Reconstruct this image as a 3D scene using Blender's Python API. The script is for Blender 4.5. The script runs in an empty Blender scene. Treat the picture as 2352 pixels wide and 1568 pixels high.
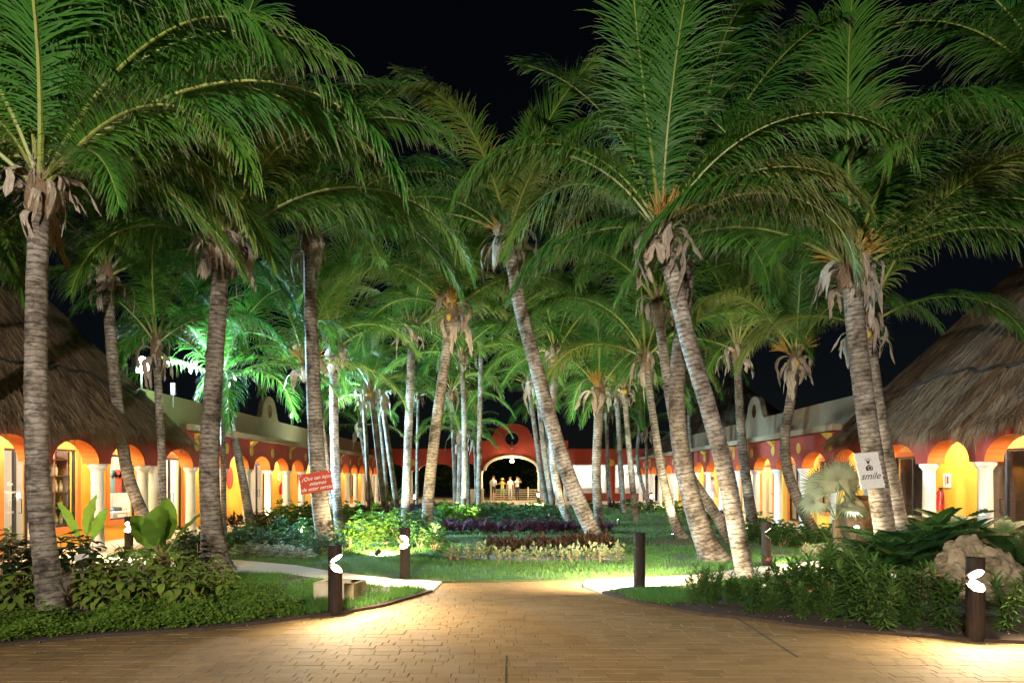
import bpy, bmesh, math, random
import numpy as np
from mathutils import Vector, Matrix, Quaternion
from mathutils.geometry import tessellate_polygon

random.seed(7)
R = math.radians
SC = bpy.context.scene
COL = SC.collection

# ------------------------------------------------------------------ camera, sky, moon, exposure
cam_d = bpy.data.cameras.new('camera')
cam = bpy.data.objects.new('camera', cam_d)
COL.objects.link(cam)
CH = 1.65
cam.location = (0, 0, CH)
cam.rotation_euler = (R(90), 0, 0)
cam_d.sensor_width = 36
cam_d.lens = 24
cam_d.shift_y = 316 / 2352
cam_d.clip_start = 0.05
cam_d.clip_end = 1500
SC.camera = cam

world = bpy.data.worlds.new('World')
SC.world = world
world.use_nodes = True
wn = world.node_tree
wn.nodes.clear()
sky = wn.nodes.new('ShaderNodeTexSky')
sky.sky_type = 'NISHITA'
sky.sun_disc = False
sky.sun_elevation = R(40)
sky.sun_rotation = R(200)
bg = wn.nodes.new('ShaderNodeBackground')
bg.inputs['Strength'].default_value = 0.00025
wo = wn.nodes.new('ShaderNodeOutputWorld')
wn.links.new(sky.outputs[0], bg.inputs[0])
wn.links.new(bg.outputs[0], wo.inputs[0])

sun_d = bpy.data.lights.new('moon', 'SUN')
sun_d.energy = 0.02
sun_d.angle = R(0.5)
sun_d.color = (0.8, 0.88, 1.0)
sun = bpy.data.objects.new('moon', sun_d)
sun.rotation_euler = (R(50), 0, R(200))
COL.objects.link(sun)

SC.view_settings.view_transform = 'Standard'
SC.view_settings.look = 'None'
SC.view_settings.exposure = 1.7
SC.view_settings.gamma = 1.0
SC.view_settings.use_curve_mapping = False
SC.cycles.use_denoising = True
SC.cycles.max_bounces = 5
SC.cycles.diffuse_bounces = 3
SC.cycles.glossy_bounces = 2
SC.cycles.transmission_bounces = 3
SC.cycles.transparent_max_bounces = 6
SC.cycles.sample_clamp_indirect = 4.0
SC.cycles.caustics_reflective = False
SC.cycles.caustics_refractive = False

# lamp strengths (watts)
W_FLOOD = 8500      # cool floodlight on the left parapet
W_FLOOD2 = 3600      # second floodlight farther down that roof
W_PLAZA = 4600      # plaza lamp post behind the camera
W_BOLLARD = 52
W_ARCADE = 54
W_SHOP = 105
W_SPOT = 190

# ------------------------------------------------------------------ measuring the photograph
F, PX, PY = 1568.0, 1176.0, 1100.0
def gp(px, py):
    d = CH * F / (py - PY)
    return ((px - PX) * d / F, d)
def at(px, py, d):
    return Vector(((px - PX) * d / F, d, CH - (py - PY) * d / F))

# ------------------------------------------------------------------ materials
MATS = {}
def nodes_of(name):
    m = bpy.data.materials.new(name)
    m.use_nodes = True
    nt = m.node_tree
    b = nt.nodes['Principled BSDF']
    return m, nt, b
def new(nt, kind, **kw):
    n = nt.nodes.new(kind)
    for k, v in kw.items():
        if k.startswith('i_'):
            n.inputs[k[2:]].default_value = v
        else:
            setattr(n, k, v)
    return n
def rgba(c): return (c[0], c[1], c[2], 1)
def ramp(nt, fac, stops):
    r = nt.nodes.new('ShaderNodeValToRGB')
    e = r.color_ramp.elements
    while len(e) < len(stops): e.new(0.5)
    for i, (p, c) in enumerate(stops):
        e[i].position = p
        e[i].color = rgba(c)
    nt.links.new(fac, r.inputs[0])
    return r.outputs[0]

def stucco(name, c, c2=None, scale=3.0, rough=0.85, bump=0.25, bscale=60, stretch=(1, 1, 1)):
    m, nt, b = nodes_of(name)
    c2 = c2 or tuple(x * 0.72 for x in c)
    tc = new(nt, 'ShaderNodeTexCoord')
    mp = new(nt, 'ShaderNodeMapping')
    mp.inputs['Scale'].default_value = stretch
    nt.links.new(tc.outputs['Object'], mp.inputs[0])
    n1 = new(nt, 'ShaderNodeTexNoise', i_Scale=scale, i_Detail=6, i_Roughness=0.65)
    nt.links.new(mp.outputs[0], n1.inputs['Vector'])
    col = ramp(nt, n1.outputs['Fac'], [(0.3, c2), (0.65, c)])
    nt.links.new(col, b.inputs['Base Color'])
    b.inputs['Roughness'].default_value = rough
    n2 = new(nt, 'ShaderNodeTexNoise', i_Scale=bscale, i_Detail=3)
    nt.links.new(mp.outputs[0], n2.inputs['Vector'])
    bp = new(nt, 'ShaderNodeBump', i_Strength=bump, i_Distance=0.01)
    nt.links.new(n2.outputs['Fac'], bp.inputs['Height'])
    nt.links.new(bp.outputs[0], b.inputs['Normal'])
    MATS[name] = m
    return m
def plain(name, c, rough=0.5, metal=0.0, spec=0.5):
    m, nt, b = nodes_of(name)
    n1 = new(nt, 'ShaderNodeTexNoise', i_Scale=25.0, i_Detail=3)
    tc = new(nt, 'ShaderNodeTexCoord')
    nt.links.new(tc.outputs['Object'], n1.inputs['Vector'])
    col = ramp(nt, n1.outputs['Fac'], [(0.3, tuple(x * 0.82 for x in c)), (0.7, c)])
    nt.links.new(col, b.inputs['Base Color'])
    b.inputs['Roughness'].default_value = rough
    b.inputs['Metallic'].default_value = metal
    b.inputs['Specular IOR Level'].default_value = spec
    MATS[name] = m
    return m
def glow(name, c, s):
    m, nt, b = nodes_of(name)
    b.inputs['Base Color'].default_value = rgba(c)
    b.inputs['Emission Color'].default_value = rgba(c)
    b.inputs['Emission Strength'].default_value = s
    MATS[name] = m
    return m
def leafy(name, c, c2, tip=None, transl=0.28, rough=0.55, tip_from=0.8, island=True, spec=0.22, old=None):
    """leaf: colour varies per object and by noise; point attribute 'tip' runs 0..1 along the leaf"""
    m, nt, b = nodes_of(name)
    oi = new(nt, 'ShaderNodeObjectInfo')
    geo = new(nt, 'ShaderNodeNewGeometry')
    add = new(nt, 'ShaderNodeMath', operation='ADD')
    nt.links.new(oi.outputs['Random'], add.inputs[0])
    nt.links.new(geo.outputs['Random Per Island'], add.inputs[1])
    half = new(nt, 'ShaderNodeMath', operation='MULTIPLY')
    half.inputs[1].default_value = 0.5
    nt.links.new(add.outputs[0], half.inputs[0])
    if old:
        w1 = new(nt, 'ShaderNodeMix', data_type='FLOAT'); w1.inputs['Factor'].default_value = 0.25
        nt.links.new(oi.outputs['Random'], w1.inputs['A']); nt.links.new(geo.outputs['Random Per Island'], w1.inputs['B'])
        col = ramp(nt, w1.outputs['Result'], [(0.1, c), (0.72, c2), (0.86, old), (0.97, (0.3, 0.24, 0.1))])
    else:
        col = ramp(nt, half.outputs[0], [(0.15, c), (0.85, c2)])
    if tip:
        a = new(nt, 'ShaderNodeAttribute', attribute_name='tip')
        mr = new(nt, 'ShaderNodeMapRange')
        mr.inputs['From Min'].default_value = tip_from
        mr.inputs['From Max'].default_value = 1.0
        nt.links.new(a.outputs['Fac'], mr.inputs['Value'])
        mx = new(nt, 'ShaderNodeMix', data_type='RGBA')
        nt.links.new(mr.outputs[0], mx.inputs['Factor'])
        nt.links.new(col, mx.inputs['A'])
        mx.inputs['B'].default_value = rgba(tip)
        col = mx.outputs['Result']
    nt.links.new(col, b.inputs['Base Color'])
    b.inputs['Roughness'].default_value = rough
    b.inputs['Specular IOR Level'].default_value = spec
    tr = new(nt, 'ShaderNodeBsdfTranslucent')
    nt.links.new(col, tr.inputs['Color'])
    ms = new(nt, 'ShaderNodeMixShader')
    ms.inputs[0].default_value = transl
    nt.links.new(b.outputs[0], ms.inputs[1])
    nt.links.new(tr.outputs[0], ms.inputs[2])
    out = nt.nodes['Material Output']
    nt.links.new(ms.outputs[0], out.inputs['Surface'])
    MATS[name] = m
    return m

stucco('red_wall', (0.40, 0.058, 0.036), (0.31, 0.042, 0.028), scale=1.4)
stucco('red_wall_gate', (0.40, 0.055, 0.03), (0.33, 0.045, 0.026), scale=1.2)
stucco('orange_wall', (0.72, 0.2, 0.035), (0.64, 0.16, 0.03), scale=1.5, bump=0.15)
stucco('yellow_wall', (0.76, 0.43, 0.045), (0.68, 0.36, 0.035), scale=1.6, bump=0.15)
stucco('tan_wall', (0.27, 0.19, 0.115), (0.21, 0.145, 0.085), scale=1.2, bump=0.3, bscale=40)
stucco('ledge_wall', (0.33, 0.24, 0.15), (0.26, 0.185, 0.115), scale=2, bump=0.2)
stucco('white_plaster', (0.8, 0.78, 0.73), (0.7, 0.67, 0.6), scale=2.5, bump=0.12)
stucco('cream_plaster', (0.74, 0.66, 0.48), (0.66, 0.58, 0.4), scale=2, bump=0.12)
stucco('room_wall', (0.8, 0.74, 0.66), (0.75, 0.69, 0.6), scale=1)
stucco('concrete', (0.5, 0.45, 0.37), (0.4, 0.36, 0.29), scale=2.2, bump=0.3, bscale=120)
stucco('walkway_tile', (0.55, 0.46, 0.33), (0.47, 0.38, 0.27), scale=4, rough=0.6, bump=0.1)
stucco('soil', (0.055, 0.032, 0.018), (0.028, 0.017, 0.011), scale=14, rough=0.95, bump=1.0, bscale=45)
stucco('mulch', (0.2, 0.15, 0.11), (0.09, 0.065, 0.05), scale=40, rough=0.95, bump=1.0, bscale=70)
stucco('grass_base', (0.045, 0.1, 0.022), (0.055, 0.045, 0.02), scale=2.6, rough=0.9, bump=1.0, bscale=160)
stucco('mortar', (0.11, 0.064, 0.028), (0.08, 0.046, 0.02), scale=10, bump=0.5)
stucco('rope', (0.02, 0.018, 0.016), bump=0.6, bscale=90)
stucco('dark_wood', (0.034, 0.023, 0.016), (0.008, 0.006, 0.005), scale=9, rough=0.6, bump=0.6, bscale=30, stretch=(9, 9, 0.35))
MATS['dark_wood'].node_tree.nodes['Principled BSDF'].inputs['Specular IOR Level'].default_value = 0.12
stucco('shelf_wood_room_shade', (0.2, 0.12, 0.08), (0.14, 0.08, 0.05), scale=6, stretch=(1, 5, 5))  # shelf wood; also room gloom painted on the near right shop walls
stucco('door_wood', (0.62, 0.4, 0.17), (0.52, 0.32, 0.13), scale=4, stretch=(6, 6, 0.5))
stucco('sign_red', (0.56, 0.055, 0.012), (0.46, 0.04, 0.01), scale=10, stretch=(1, 1, 7), rough=0.6)
stucco('sign_white', (0.85, 0.83, 0.8), (0.68, 0.65, 0.61), scale=22, rough=0.8, stretch=(1, 1, 3))
stucco('box_stone', (0.55, 0.45, 0.3), (0.4, 0.32, 0.2), scale=9, bump=0.5)
stucco('husk', (0.52, 0.43, 0.33), (0.2, 0.145, 0.1), scale=11, rough=0.95, bump=1.0, stretch=(6, 6, 1))
stucco('fibre', (0.25, 0.16, 0.085), (0.12, 0.075, 0.04), scale=12, rough=0.95, bump=0.8)
plain('black_frame', (0.018, 0.018, 0.022), 0.35)
plain('white_paint', (0.8, 0.79, 0.76), 0.4)
plain('lettering_white', (0.82, 0.78, 0.7), 0.6)
plain('lettering_dark', (0.05, 0.03, 0.025), 0.6)
plain('lettering_grey', (0.38, 0.4, 0.42), 0.6)
plain('ochre', (0.62, 0.37, 0.05), 0.7)
plain('red_oval', (0.38, 0.05, 0.025), 0.7)
plain('ext_red', (0.62, 0.02, 0.015), 0.25)
plain('metal', (0.5, 0.5, 0.52), 0.35, 0.9)
plain('dark_metal', (0.06, 0.06, 0.065), 0.4, 0.6)
plain('reflector', (0.88, 0.86, 0.8), 0.35)
plain('stalk', (0.42, 0.25, 0.05), 0.6)
plain('coconut', (0.55, 0.38, 0.05), 0.45)
plain('rib', (0.26, 0.29, 0.06), 0.5)
plain('petal_pink', (0.75, 0.12, 0.14), 0.6)
plain('petal_white', (0.8, 0.72, 0.62), 0.6)
plain('petal_red', (0.6, 0.05, 0.03), 0.6)
plain('skin', (0.5, 0.28, 0.18), 0.55)
plain('hair_brown', (0.06, 0.035, 0.02), 0.6)
plain('cloth_white', (0.72, 0.7, 0.68), 0.85)
plain('cloth_grey', (0.5, 0.52, 0.54), 0.85)
plain('cloth_yellow', (0.6, 0.5, 0.12), 0.85)
plain('cloth_green', (0.2, 0.42, 0.25), 0.85)
plain('cloth_dark', (0.04, 0.04, 0.05), 0.85)
plain('cloth_jeans', (0.08, 0.1, 0.17), 0.85)
plain('cloth_red', (0.72, 0.05, 0.04), 0.85)
plain('cloth_pink', (0.78, 0.4, 0.3), 0.85)
plain('goods_teal', (0.08, 0.25, 0.3), 0.6)
plain('goods_yellow', (0.75, 0.6, 0.2), 0.6)
plain('goods_red', (0.6, 0.08, 0.06), 0.6)
plain('goods_white', (0.78, 0.78, 0.78), 0.6)
plain('goods_black', (0.03, 0.03, 0.035), 0.6)
plain('teal_board', (0.02, 0.12, 0.15), 0.6)
plain('paper', (0.78, 0.74, 0.66), 0.8)
plain('liquor', (0.55, 0.28, 0.04), 0.1)
plain('liquor_clear', (0.65, 0.62, 0.5), 0.1)
glow('lens_warm', (1.0, 0.86, 0.62), 14)
glow('lens_cool', (0.75, 0.88, 1.0), 50)
glow('lens_white', (1.0, 0.95, 0.88), 26)
glow('lens_far', (1.0, 0.85, 0.55), 30)
leafy('palm_leaf', (0.034, 0.145, 0.019), (0.1, 0.235, 0.028), tip=(0.4, 0.34, 0.22), tip_from=0.8, transl=0.35, rough=0.5, spec=0.25, old=(0.23, 0.25, 0.045))
leafy('palm_leaf_yellow', (0.1, 0.15, 0.02), (0.15, 0.17, 0.03), tip=(0.36, 0.28, 0.17), tip_from=0.65)
leafy('fan_leaf', (0.34, 0.37, 0.23), (0.42, 0.44, 0.29), tip=(0.1, 0.14, 0.05), tip_from=0.45)
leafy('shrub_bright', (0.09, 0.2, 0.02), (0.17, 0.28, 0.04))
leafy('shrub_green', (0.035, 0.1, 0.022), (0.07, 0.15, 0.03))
leafy('shrub_teal', (0.035, 0.1, 0.05), (0.07, 0.16, 0.08))
leafy('croton', (0.09, 0.17, 0.02), (0.17, 0.25, 0.04), tip=(0.17, 0.12, 0.03), tip_from=0.6, transl=0.12, rough=0.7, spec=0.06)
leafy('dark_broad', (0.018, 0.035, 0.012), (0.035, 0.05, 0.02), transl=0.1, rough=0.7, spec=0.06)
leafy('cover', (0.1, 0.19, 0.02), (0.18, 0.27, 0.045), transl=0.15, rough=0.7, spec=0.08)
leafy('variegated', (0.2, 0.24, 0.1), (0.42, 0.42, 0.24))
leafy('silver', (0.22, 0.27, 0.2), (0.38, 0.42, 0.33))
leafy('cordyline', (0.05, 0.022, 0.036), (0.095, 0.04, 0.062))
leafy('red_leaf', (0.05, 0.022, 0.016), (0.1, 0.055, 0.02))
leafy('zamia', (0.02, 0.06, 0.016), (0.045, 0.105, 0.026), rough=0.4)
leafy('oleander', (0.06, 0.14, 0.025), (0.12, 0.21, 0.045))
leafy('big_leaf', (0.09, 0.19, 0.02), (0.15, 0.27, 0.035), rough=0.45)
leafy('grass_blade', (0.045, 0.13, 0.022), (0.09, 0.2, 0.035))
leafy('far_leaf', (0.02, 0.05, 0.014), (0.04, 0.08, 0.02))

def mat_trunk():
    m, nt, b = nodes_of('trunk')
    a = new(nt, 'ShaderNodeAttribute', attribute_name='len')
    tc = new(nt, 'ShaderNodeTexCoord')
    oi = new(nt, 'ShaderNodeObjectInfo')
    # ring scars: distance along the trunk, disturbed by noise
    nz = new(nt, 'ShaderNodeTexNoise', i_Scale=4.0, i_Detail=3)
    nt.links.new(tc.outputs['Object'], nz.inputs['Vector'])
    ma = new(nt, 'ShaderNodeMath', operation='MULTIPLY_ADD')
    ma.inputs[1].default_value = 0.10
    nt.links.new(nz.outputs['Fac'], ma.inputs[0])
    nt.links.new(a.outputs['Fac'], ma.inputs[2])
    fr = new(nt, 'ShaderNodeMath', operation='MULTIPLY')
    fr.inputs[1].default_value = 1 / 0.085
    nt.links.new(ma.outputs[0], fr.inputs[0])
    fc = new(nt, 'ShaderNodeMath', operation='FRACT')
    nt.links.new(fr.outputs[0], fc.inputs[0])
    ring = ramp(nt, fc.outputs[0], [(0.0, (0.1, 0.1, 0.1)), (0.2, (0.85, 0.85, 0.85)), (0.75, (1, 1, 1)), (1.0, (0.6, 0.6, 0.6))])
    n2 = new(nt, 'ShaderNodeTexNoise', i_Scale=2.4, i_Detail=7, i_Roughness=0.7)
    nt.links.new(tc.outputs['Object'], n2.inputs['Vector'])
    base = ramp(nt, n2.outputs['Fac'], [(0.36, (0.055, 0.043, 0.032)), (0.47, (0.235, 0.195, 0.155)), (0.66, (0.47, 0.425, 0.37))])
    mp = new(nt, 'ShaderNodeMapping')
    mp.inputs['Scale'].default_value = (9, 9, 26)
    nt.links.new(tc.outputs['Object'], mp.inputs[0])
    n3 = new(nt, 'ShaderNodeTexNoise', i_Scale=1.0, i_Detail=4)
    nt.links.new(mp.outputs[0], n3.inputs['Vector'])
    stain = ramp(nt, n3.outputs['Fac'], [(0.38, (0.15, 0.135, 0.12)), (0.5, (1, 1, 1))])
    mx = new(nt, 'ShaderNodeMix', data_type='RGBA', blend_type='MULTIPLY')
    mx.inputs['Factor'].default_value = 0.85
    nt.links.new(base, mx.inputs['A']); nt.links.new(ring, mx.inputs['B'])
    mx2 = new(nt, 'ShaderNodeMix', data_type='RGBA', blend_type='MULTIPLY')
    mx2.inputs['Factor'].default_value = 0.7
    nt.links.new(mx.outputs['Result'], mx2.inputs['A']); nt.links.new(stain, mx2.inputs['B'])
    vr = ramp(nt, oi.outputs['Random'], [(0.0, (0.6, 0.56, 0.52)), (0.5, (0.9, 0.86, 0.8)), (1.0, (1.15, 1.14, 1.12))])
    mx3 = new(nt, 'ShaderNodeMix', data_type='RGBA', blend_type='MULTIPLY')
    mx3.inputs['Factor'].default_value = 1.0
    nt.links.new(mx2.outputs['Result'], mx3.inputs['A']); nt.links.new(vr, mx3.inputs['B'])
    nt.links.new(mx3.outputs['Result'], b.inputs['Base Color'])
    b.inputs['Roughness'].default_value = 0.88
    bp = new(nt, 'ShaderNodeBump', i_Strength=0.5, i_Distance=0.02)
    nt.links.new(n3.outputs['Fac'], bp.inputs['Height'])
    nt.links.new(bp.outputs[0], b.inputs['Normal'])
    MATS['trunk'] = m
mat_trunk()

def mat_thatch():
    m, nt, b = nodes_of('thatch')
    a = new(nt, 'ShaderNodeAttribute', attribute_name='tip')
    tc = new(nt, 'ShaderNodeTexCoord')
    n = new(nt, 'ShaderNodeTexNoise', i_Scale=1.6, i_Detail=5)
    nt.links.new(tc.outputs['Object'], n.inputs['Vector'])
    ad = new(nt, 'ShaderNodeMath', operation='ADD')
    nt.links.new(a.outputs['Fac'], ad.inputs[0]); nt.links.new(n.outputs['Fac'], ad.inputs[1])
    hf = new(nt, 'ShaderNodeMath', operation='MULTIPLY'); hf.inputs[1].default_value = 0.5
    nt.links.new(ad.outputs[0], hf.inputs[0])
    col = ramp(nt, hf.outputs[0], [(0.22, (0.05, 0.03, 0.017)), (0.5, (0.175, 0.11, 0.062)), (0.8, (0.36, 0.245, 0.14))])
    nt.links.new(col, b.inputs['Base Color'])
    b.inputs['Roughness'].default_value = 0.85
    MATS['thatch'] = m
mat_thatch()

def mat_paver():
    m, nt, b = nodes_of('paver')
    oi = new(nt, 'ShaderNodeObjectInfo')
    geo = new(nt, 'ShaderNodeNewGeometry')
    n = new(nt, 'ShaderNodeTexNoise', i_Scale=0.9, i_Detail=6, i_Roughness=0.7)
    nt.links.new(geo.outputs['Position'], n.inputs['Vector'])
    ad = new(nt, 'ShaderNodeMath', operation='ADD')
    nt.links.new(oi.outputs['Random'], ad.inputs[0]); nt.links.new(geo.outputs['Random Per Island'], ad.inputs[1])
    fr = new(nt, 'ShaderNodeMath', operation='FRACT'); nt.links.new(ad.outputs[0], fr.inputs[0])
    mx = new(nt, 'ShaderNodeMix', data_type='FLOAT'); mx.inputs['Factor'].default_value = 0.22
    nt.links.new(n.outputs['Fac'], mx.inputs['A']); nt.links.new(fr.outputs[0], mx.inputs['B'])
    col = ramp(nt, mx.outputs['Result'], [(0.25, (0.175, 0.107, 0.043)), (0.5, (0.245, 0.153, 0.064)), (0.8, (0.3, 0.193, 0.086))])
    nt.links.new(col, b.inputs['Base Color'])
    n2 = new(nt, 'ShaderNodeTexNoise', i_Scale=30.0, i_Detail=5)
    nt.links.new(geo.outputs['Position'], n2.inputs['Vector'])
    rr = new(nt, 'ShaderNodeMapRange'); rr.inputs['To Min'].default_value = 0.72; rr.inputs['To Max'].default_value = 0.92; b.inputs['Specular IOR Level'].default_value = 0.2
    nt.links.new(n2.outputs['Fac'], rr.inputs['Value']); nt.links.new(rr.outputs[0], b.inputs['Roughness'])
    bp = new(nt, 'ShaderNodeBump', i_Strength=0.5, i_Distance=0.006)
    nt.links.new(n2.outputs['Fac'], bp.inputs['Height']); nt.links.new(bp.outputs[0], b.inputs['Normal'])
    MATS['paver'] = m
mat_paver()

def mat_rock():
    m, nt, b = nodes_of('rock')
    tc = new(nt, 'ShaderNodeTexCoord')
    n = new(nt, 'ShaderNodeTexNoise', i_Scale=5.0, i_Detail=8, i_Roughness=0.7)
    nt.links.new(tc.outputs['Object'], n.inputs['Vector'])
    col = ramp(nt, n.outputs['Fac'], [(0.34, (0.06, 0.045, 0.03)), (0.46, (0.22, 0.165, 0.095)), (0.64, (0.4, 0.315, 0.195))])
    nt.links.new(col, b.inputs['Base Color'])
    b.inputs['Roughness'].default_value = 0.9
    bp = new(nt, 'ShaderNodeBump', i_Strength=0.9, i_Distance=0.05)
    nt.links.new(n.outputs['Fac'], bp.inputs['Height']); nt.links.new(bp.outputs[0], b.inputs['Normal'])
    MATS['rock'] = m
mat_rock()

def mat_glass():
    m, nt, b = nodes_of('glass')
    g = new(nt, 'ShaderNodeBsdfGlossy'); g.inputs['Roughness'].default_value = 0.03
    t = new(nt, 'ShaderNodeBsdfTransparent'); t.inputs['Color'].default_value = (0.93, 0.95, 0.95, 1)
    lw = new(nt, 'ShaderNodeLayerWeight'); lw.inputs['Blend'].default_value = 0.5
    pw = new(nt, 'ShaderNodeMath', operation='POWER'); pw.inputs[1].default_value = 4.0
    nt.links.new(lw.outputs['Facing'], pw.inputs[0])
    mr = new(nt, 'ShaderNodeMapRange'); mr.inputs['To Min'].default_value = 0.03; mr.inputs['To Max'].default_value = 0.6
    nt.links.new(pw.outputs[0], mr.inputs['Value'])
    ms = new(nt, 'ShaderNodeMixShader')
    nt.links.new(mr.outputs[0], ms.inputs[0]); nt.links.new(t.outputs[0], ms.inputs[1]); nt.links.new(g.outputs[0], ms.inputs[2])
    nt.links.new(ms.outputs[0], nt.nodes['Material Output'].inputs['Surface'])
    MATS['glass'] = m
mat_glass()

# ------------------------------------------------------------------ object helpers
def thing(name, label, cat, loc=(0, 0, 0), group=None, rotz=0.0, kind=None):
    o = bpy.data.objects.new(name, None)
    o.empty_display_size = 0.2
    o.location = loc
    o.rotation_euler = (0, 0, rotz)
    COL.objects.link(o)
    tag(o, label, cat, group, kind)
    return o
def tag(o, label=None, cat=None, group=None, kind=None):
    if label: o['label'] = label
    if cat: o['category'] = cat
    if group: o['group'] = group
    if kind: o['kind'] = kind
    return o
def mesh(name, verts, faces, mats, fmat=None, smooth=False, attr=None):
    me = bpy.data.meshes.new(name)
    me.from_pydata([tuple(v) for v in verts], [], faces)
    for m in (mats if isinstance(mats, (list, tuple)) else [mats]):
        me.materials.append(MATS[m])
    if fmat is not None:
        me.polygons.foreach_set('material_index', fmat)
    if smooth:
        me.polygons.foreach_set('use_smooth', [True] * len(me.polygons))
    if attr:
        for k, vals in attr.items():
            a = me.attributes.new(k, 'FLOAT', 'POINT')
            a.data.foreach_set('value', vals)
    me.update()
    return me
def obj(name, me, parent=None, loc=None, rot=None, scale=None):
    """a mesh object; under a parent, loc is in the parent's own space"""
    o = bpy.data.objects.new(name, me)
    COL.objects.link(o)
    if parent is not None: o.parent = parent
    if loc is not None: o.location = loc
    if rot is not None: o.rotation_euler = rot
    if scale is not None: o.scale = (scale,) * 3 if isinstance(scale, (int, float)) else scale
    return o
def wpart(name, me, parent):
    """part whose mesh is in world coordinates, parent an unrotated Empty (or a part made this way)"""
    off = -Vector(parent.location) if parent.type == 'EMPTY' else Vector((0, 0, 0))
    return obj(name, me, parent, off)
def lamp(name, kind, loc, watts, color, parent=None, radius=0.1, direction=None, spot=None, size=None):
    d = bpy.data.lights.new(name, kind)
    d.energy = watts
    d.color = color
    if kind == 'AREA':
        d.shape = 'DISK'
        d.size = size or 0.2
    else:
        d.shadow_soft_size = radius
    if kind == 'SPOT':
        d.spot_size = R(spot or 90)
        d.spot_blend = 0.6
    o = bpy.data.objects.new(name, d)
    COL.objects.link(o)
    o.location = loc
    if direction is not None:
        o.rotation_euler = Vector(direction).to_track_quat('-Z', 'Y').to_euler()
    if parent is not None:
        o.parent = parent
    return o

class MB:
    """collects shapes into one mesh"""
    def __init__(self): self.v = []; self.f = []; self.m = []; self.t = []
    def add(self, vs, fs, mi=0, tip=None):
        n = len(self.v)
        self.v += [tuple(x) for x in vs]
        self.f += [tuple(i + n for i in f) for f in fs]
        self.m += [mi] * len(fs)
        self.t += tip if tip is not None else [0.0] * len(vs)
    def box(self, x0, x1, y0, y1, z0, z1, mi=0):
        vs = [(x0, y0, z0), (x1, y0, z0), (x1, y1, z0), (x0, y1, z0), (x0, y0, z1), (x1, y0, z1), (x1, y1, z1), (x0, y1, z1)]
        self.add(vs, [(0, 3, 2, 1), (4, 5, 6, 7), (0, 1, 5, 4), (1, 2, 6, 5), (2, 3, 7, 6), (3, 0, 4, 7)], mi)
    def bbox(self, x0, x1, y0, y1, z0, z1, b=0.01, mi=0):
        """box with bevelled upper edges"""
        vs = [(x0, y0, z0), (x1, y0, z0), (x1, y1, z0), (x0, y1, z0), (x0, y0, z1 - b), (x1, y0, z1 - b), (x1, y1, z1 - b), (x0, y1, z1 - b),
              (x0 + b, y0 + b, z1), (x1 - b, y0 + b, z1), (x1 - b, y1 - b, z1), (x0 + b, y1 - b, z1)]
        self.add(vs, [(0, 3, 2, 1), (8, 9, 10, 11)] + [(i, (i + 1) % 4, 4 + (i + 1) % 4, 4 + i) for i in range(4)] + [(4 + i, 4 + (i + 1) % 4, 8 + (i + 1) % 4, 8 + i) for i in range(4)], mi)
    def lathe(self, prof, n=16, c=(0, 0, 0), mi=0, axis=None):
        vs = []; fs = []
        q = Vector((0, 0, 1)).rotation_difference(Vector(axis)) if axis is not None else None
        for (r, z) in prof:
            for k in range(n):
                a = 2 * math.pi * k / n
                p = Vector((r * math.cos(a), r * math.sin(a), z))
                if q: p = q @ p
                vs.append(p + Vector(c))
        for i in range(len(prof) - 1):
            for k in range(n):
                fs.append((i * n + k, i * n + (k + 1) % n, (i + 1) * n + (k + 1) % n, (i + 1) * n + k))
        fs.append(tuple(range(n - 1, -1, -1)))
        fs.append(tuple((len(prof) - 1) * n + k for k in range(n)))
        self.add(vs, fs, mi)
    def tube(self, pts, rad, n=6, mi=0, tip=None):
        pts = [Vector(p) for p in pts]
        rs = rad if isinstance(rad, (list, tuple)) else [rad] * len(pts)
        vs = []; fs = []
        up = Vector((0.13, 0.21, 0.97))
        for i, p in enumerate(pts):
            t = (pts[min(i + 1, len(pts) - 1)] - pts[max(i - 1, 0)]).normalized()
            s = t.cross(up)
            if s.length < 1e-3: s = t.cross(Vector((1, 0, 0)))
            s.normalize(); u = s.cross(t)
            for k in range(n):
                a = 2 * math.pi * k / n
                vs.append(p + (s * math.cos(a) + u * math.sin(a)) * rs[i])
        for i in range(len(pts) - 1):
            for k in range(n):
                fs.append((i * n + k, i * n + (k + 1) % n, (i + 1) * n + (k + 1) % n, (i + 1) * n + k))
        fs.append(tuple(range(n - 1, -1, -1)))
        fs.append(tuple((len(pts) - 1) * n + k for k in range(n)))
        self.add(vs, fs, mi, tip=[(tip or 0.0)] * len(vs))
    def mesh(self, name, mats, smooth=False, tip=False):
        return mesh(name, self.v, self.f, mats, self.m, smooth, {'tip': self.t} if tip else None)

def prism(outer, holes, fn, n0, n1, mats, name='panel', side_mi=None):
    """flat outline (u,v) with holes given thickness n0..n1; fn(u,v,n) -> world point. side_mi: material index per outline edge"""
    loops = [outer] + list(holes)
    tris = tessellate_polygon([[Vector((u, v, 0)) for (u, v) in lp] for lp in loops])
    flat = [p for lp in loops for p in lp]
    N = len(flat)
    vs = [fn(u, v, n0) for (u, v) in flat] + [fn(u, v, n1) for (u, v) in flat]
    fs = []; fm = []
    for t in tris:
        fs.append(tuple(t)); fm.append(0)
        fs.append(tuple(N + i for i in reversed(t))); fm.append(0)
    b = 0
    for li, lp in enumerate(loops):
        L = len(lp)
        for i in range(L):
            j = (i + 1) % L
            # own vertices so that edges stay crisp
            a0, a1 = b + i, b + j
            fs.append((a0, a1, N + a1, N + a0))
            if side_mi is None: fm.append(0)
            elif callable(side_mi): fm.append(side_mi(li, lp[i], lp[j]))
            else: fm.append(side_mi)
        b += L
    return mesh(name, vs, fs, mats, fm)

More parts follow.
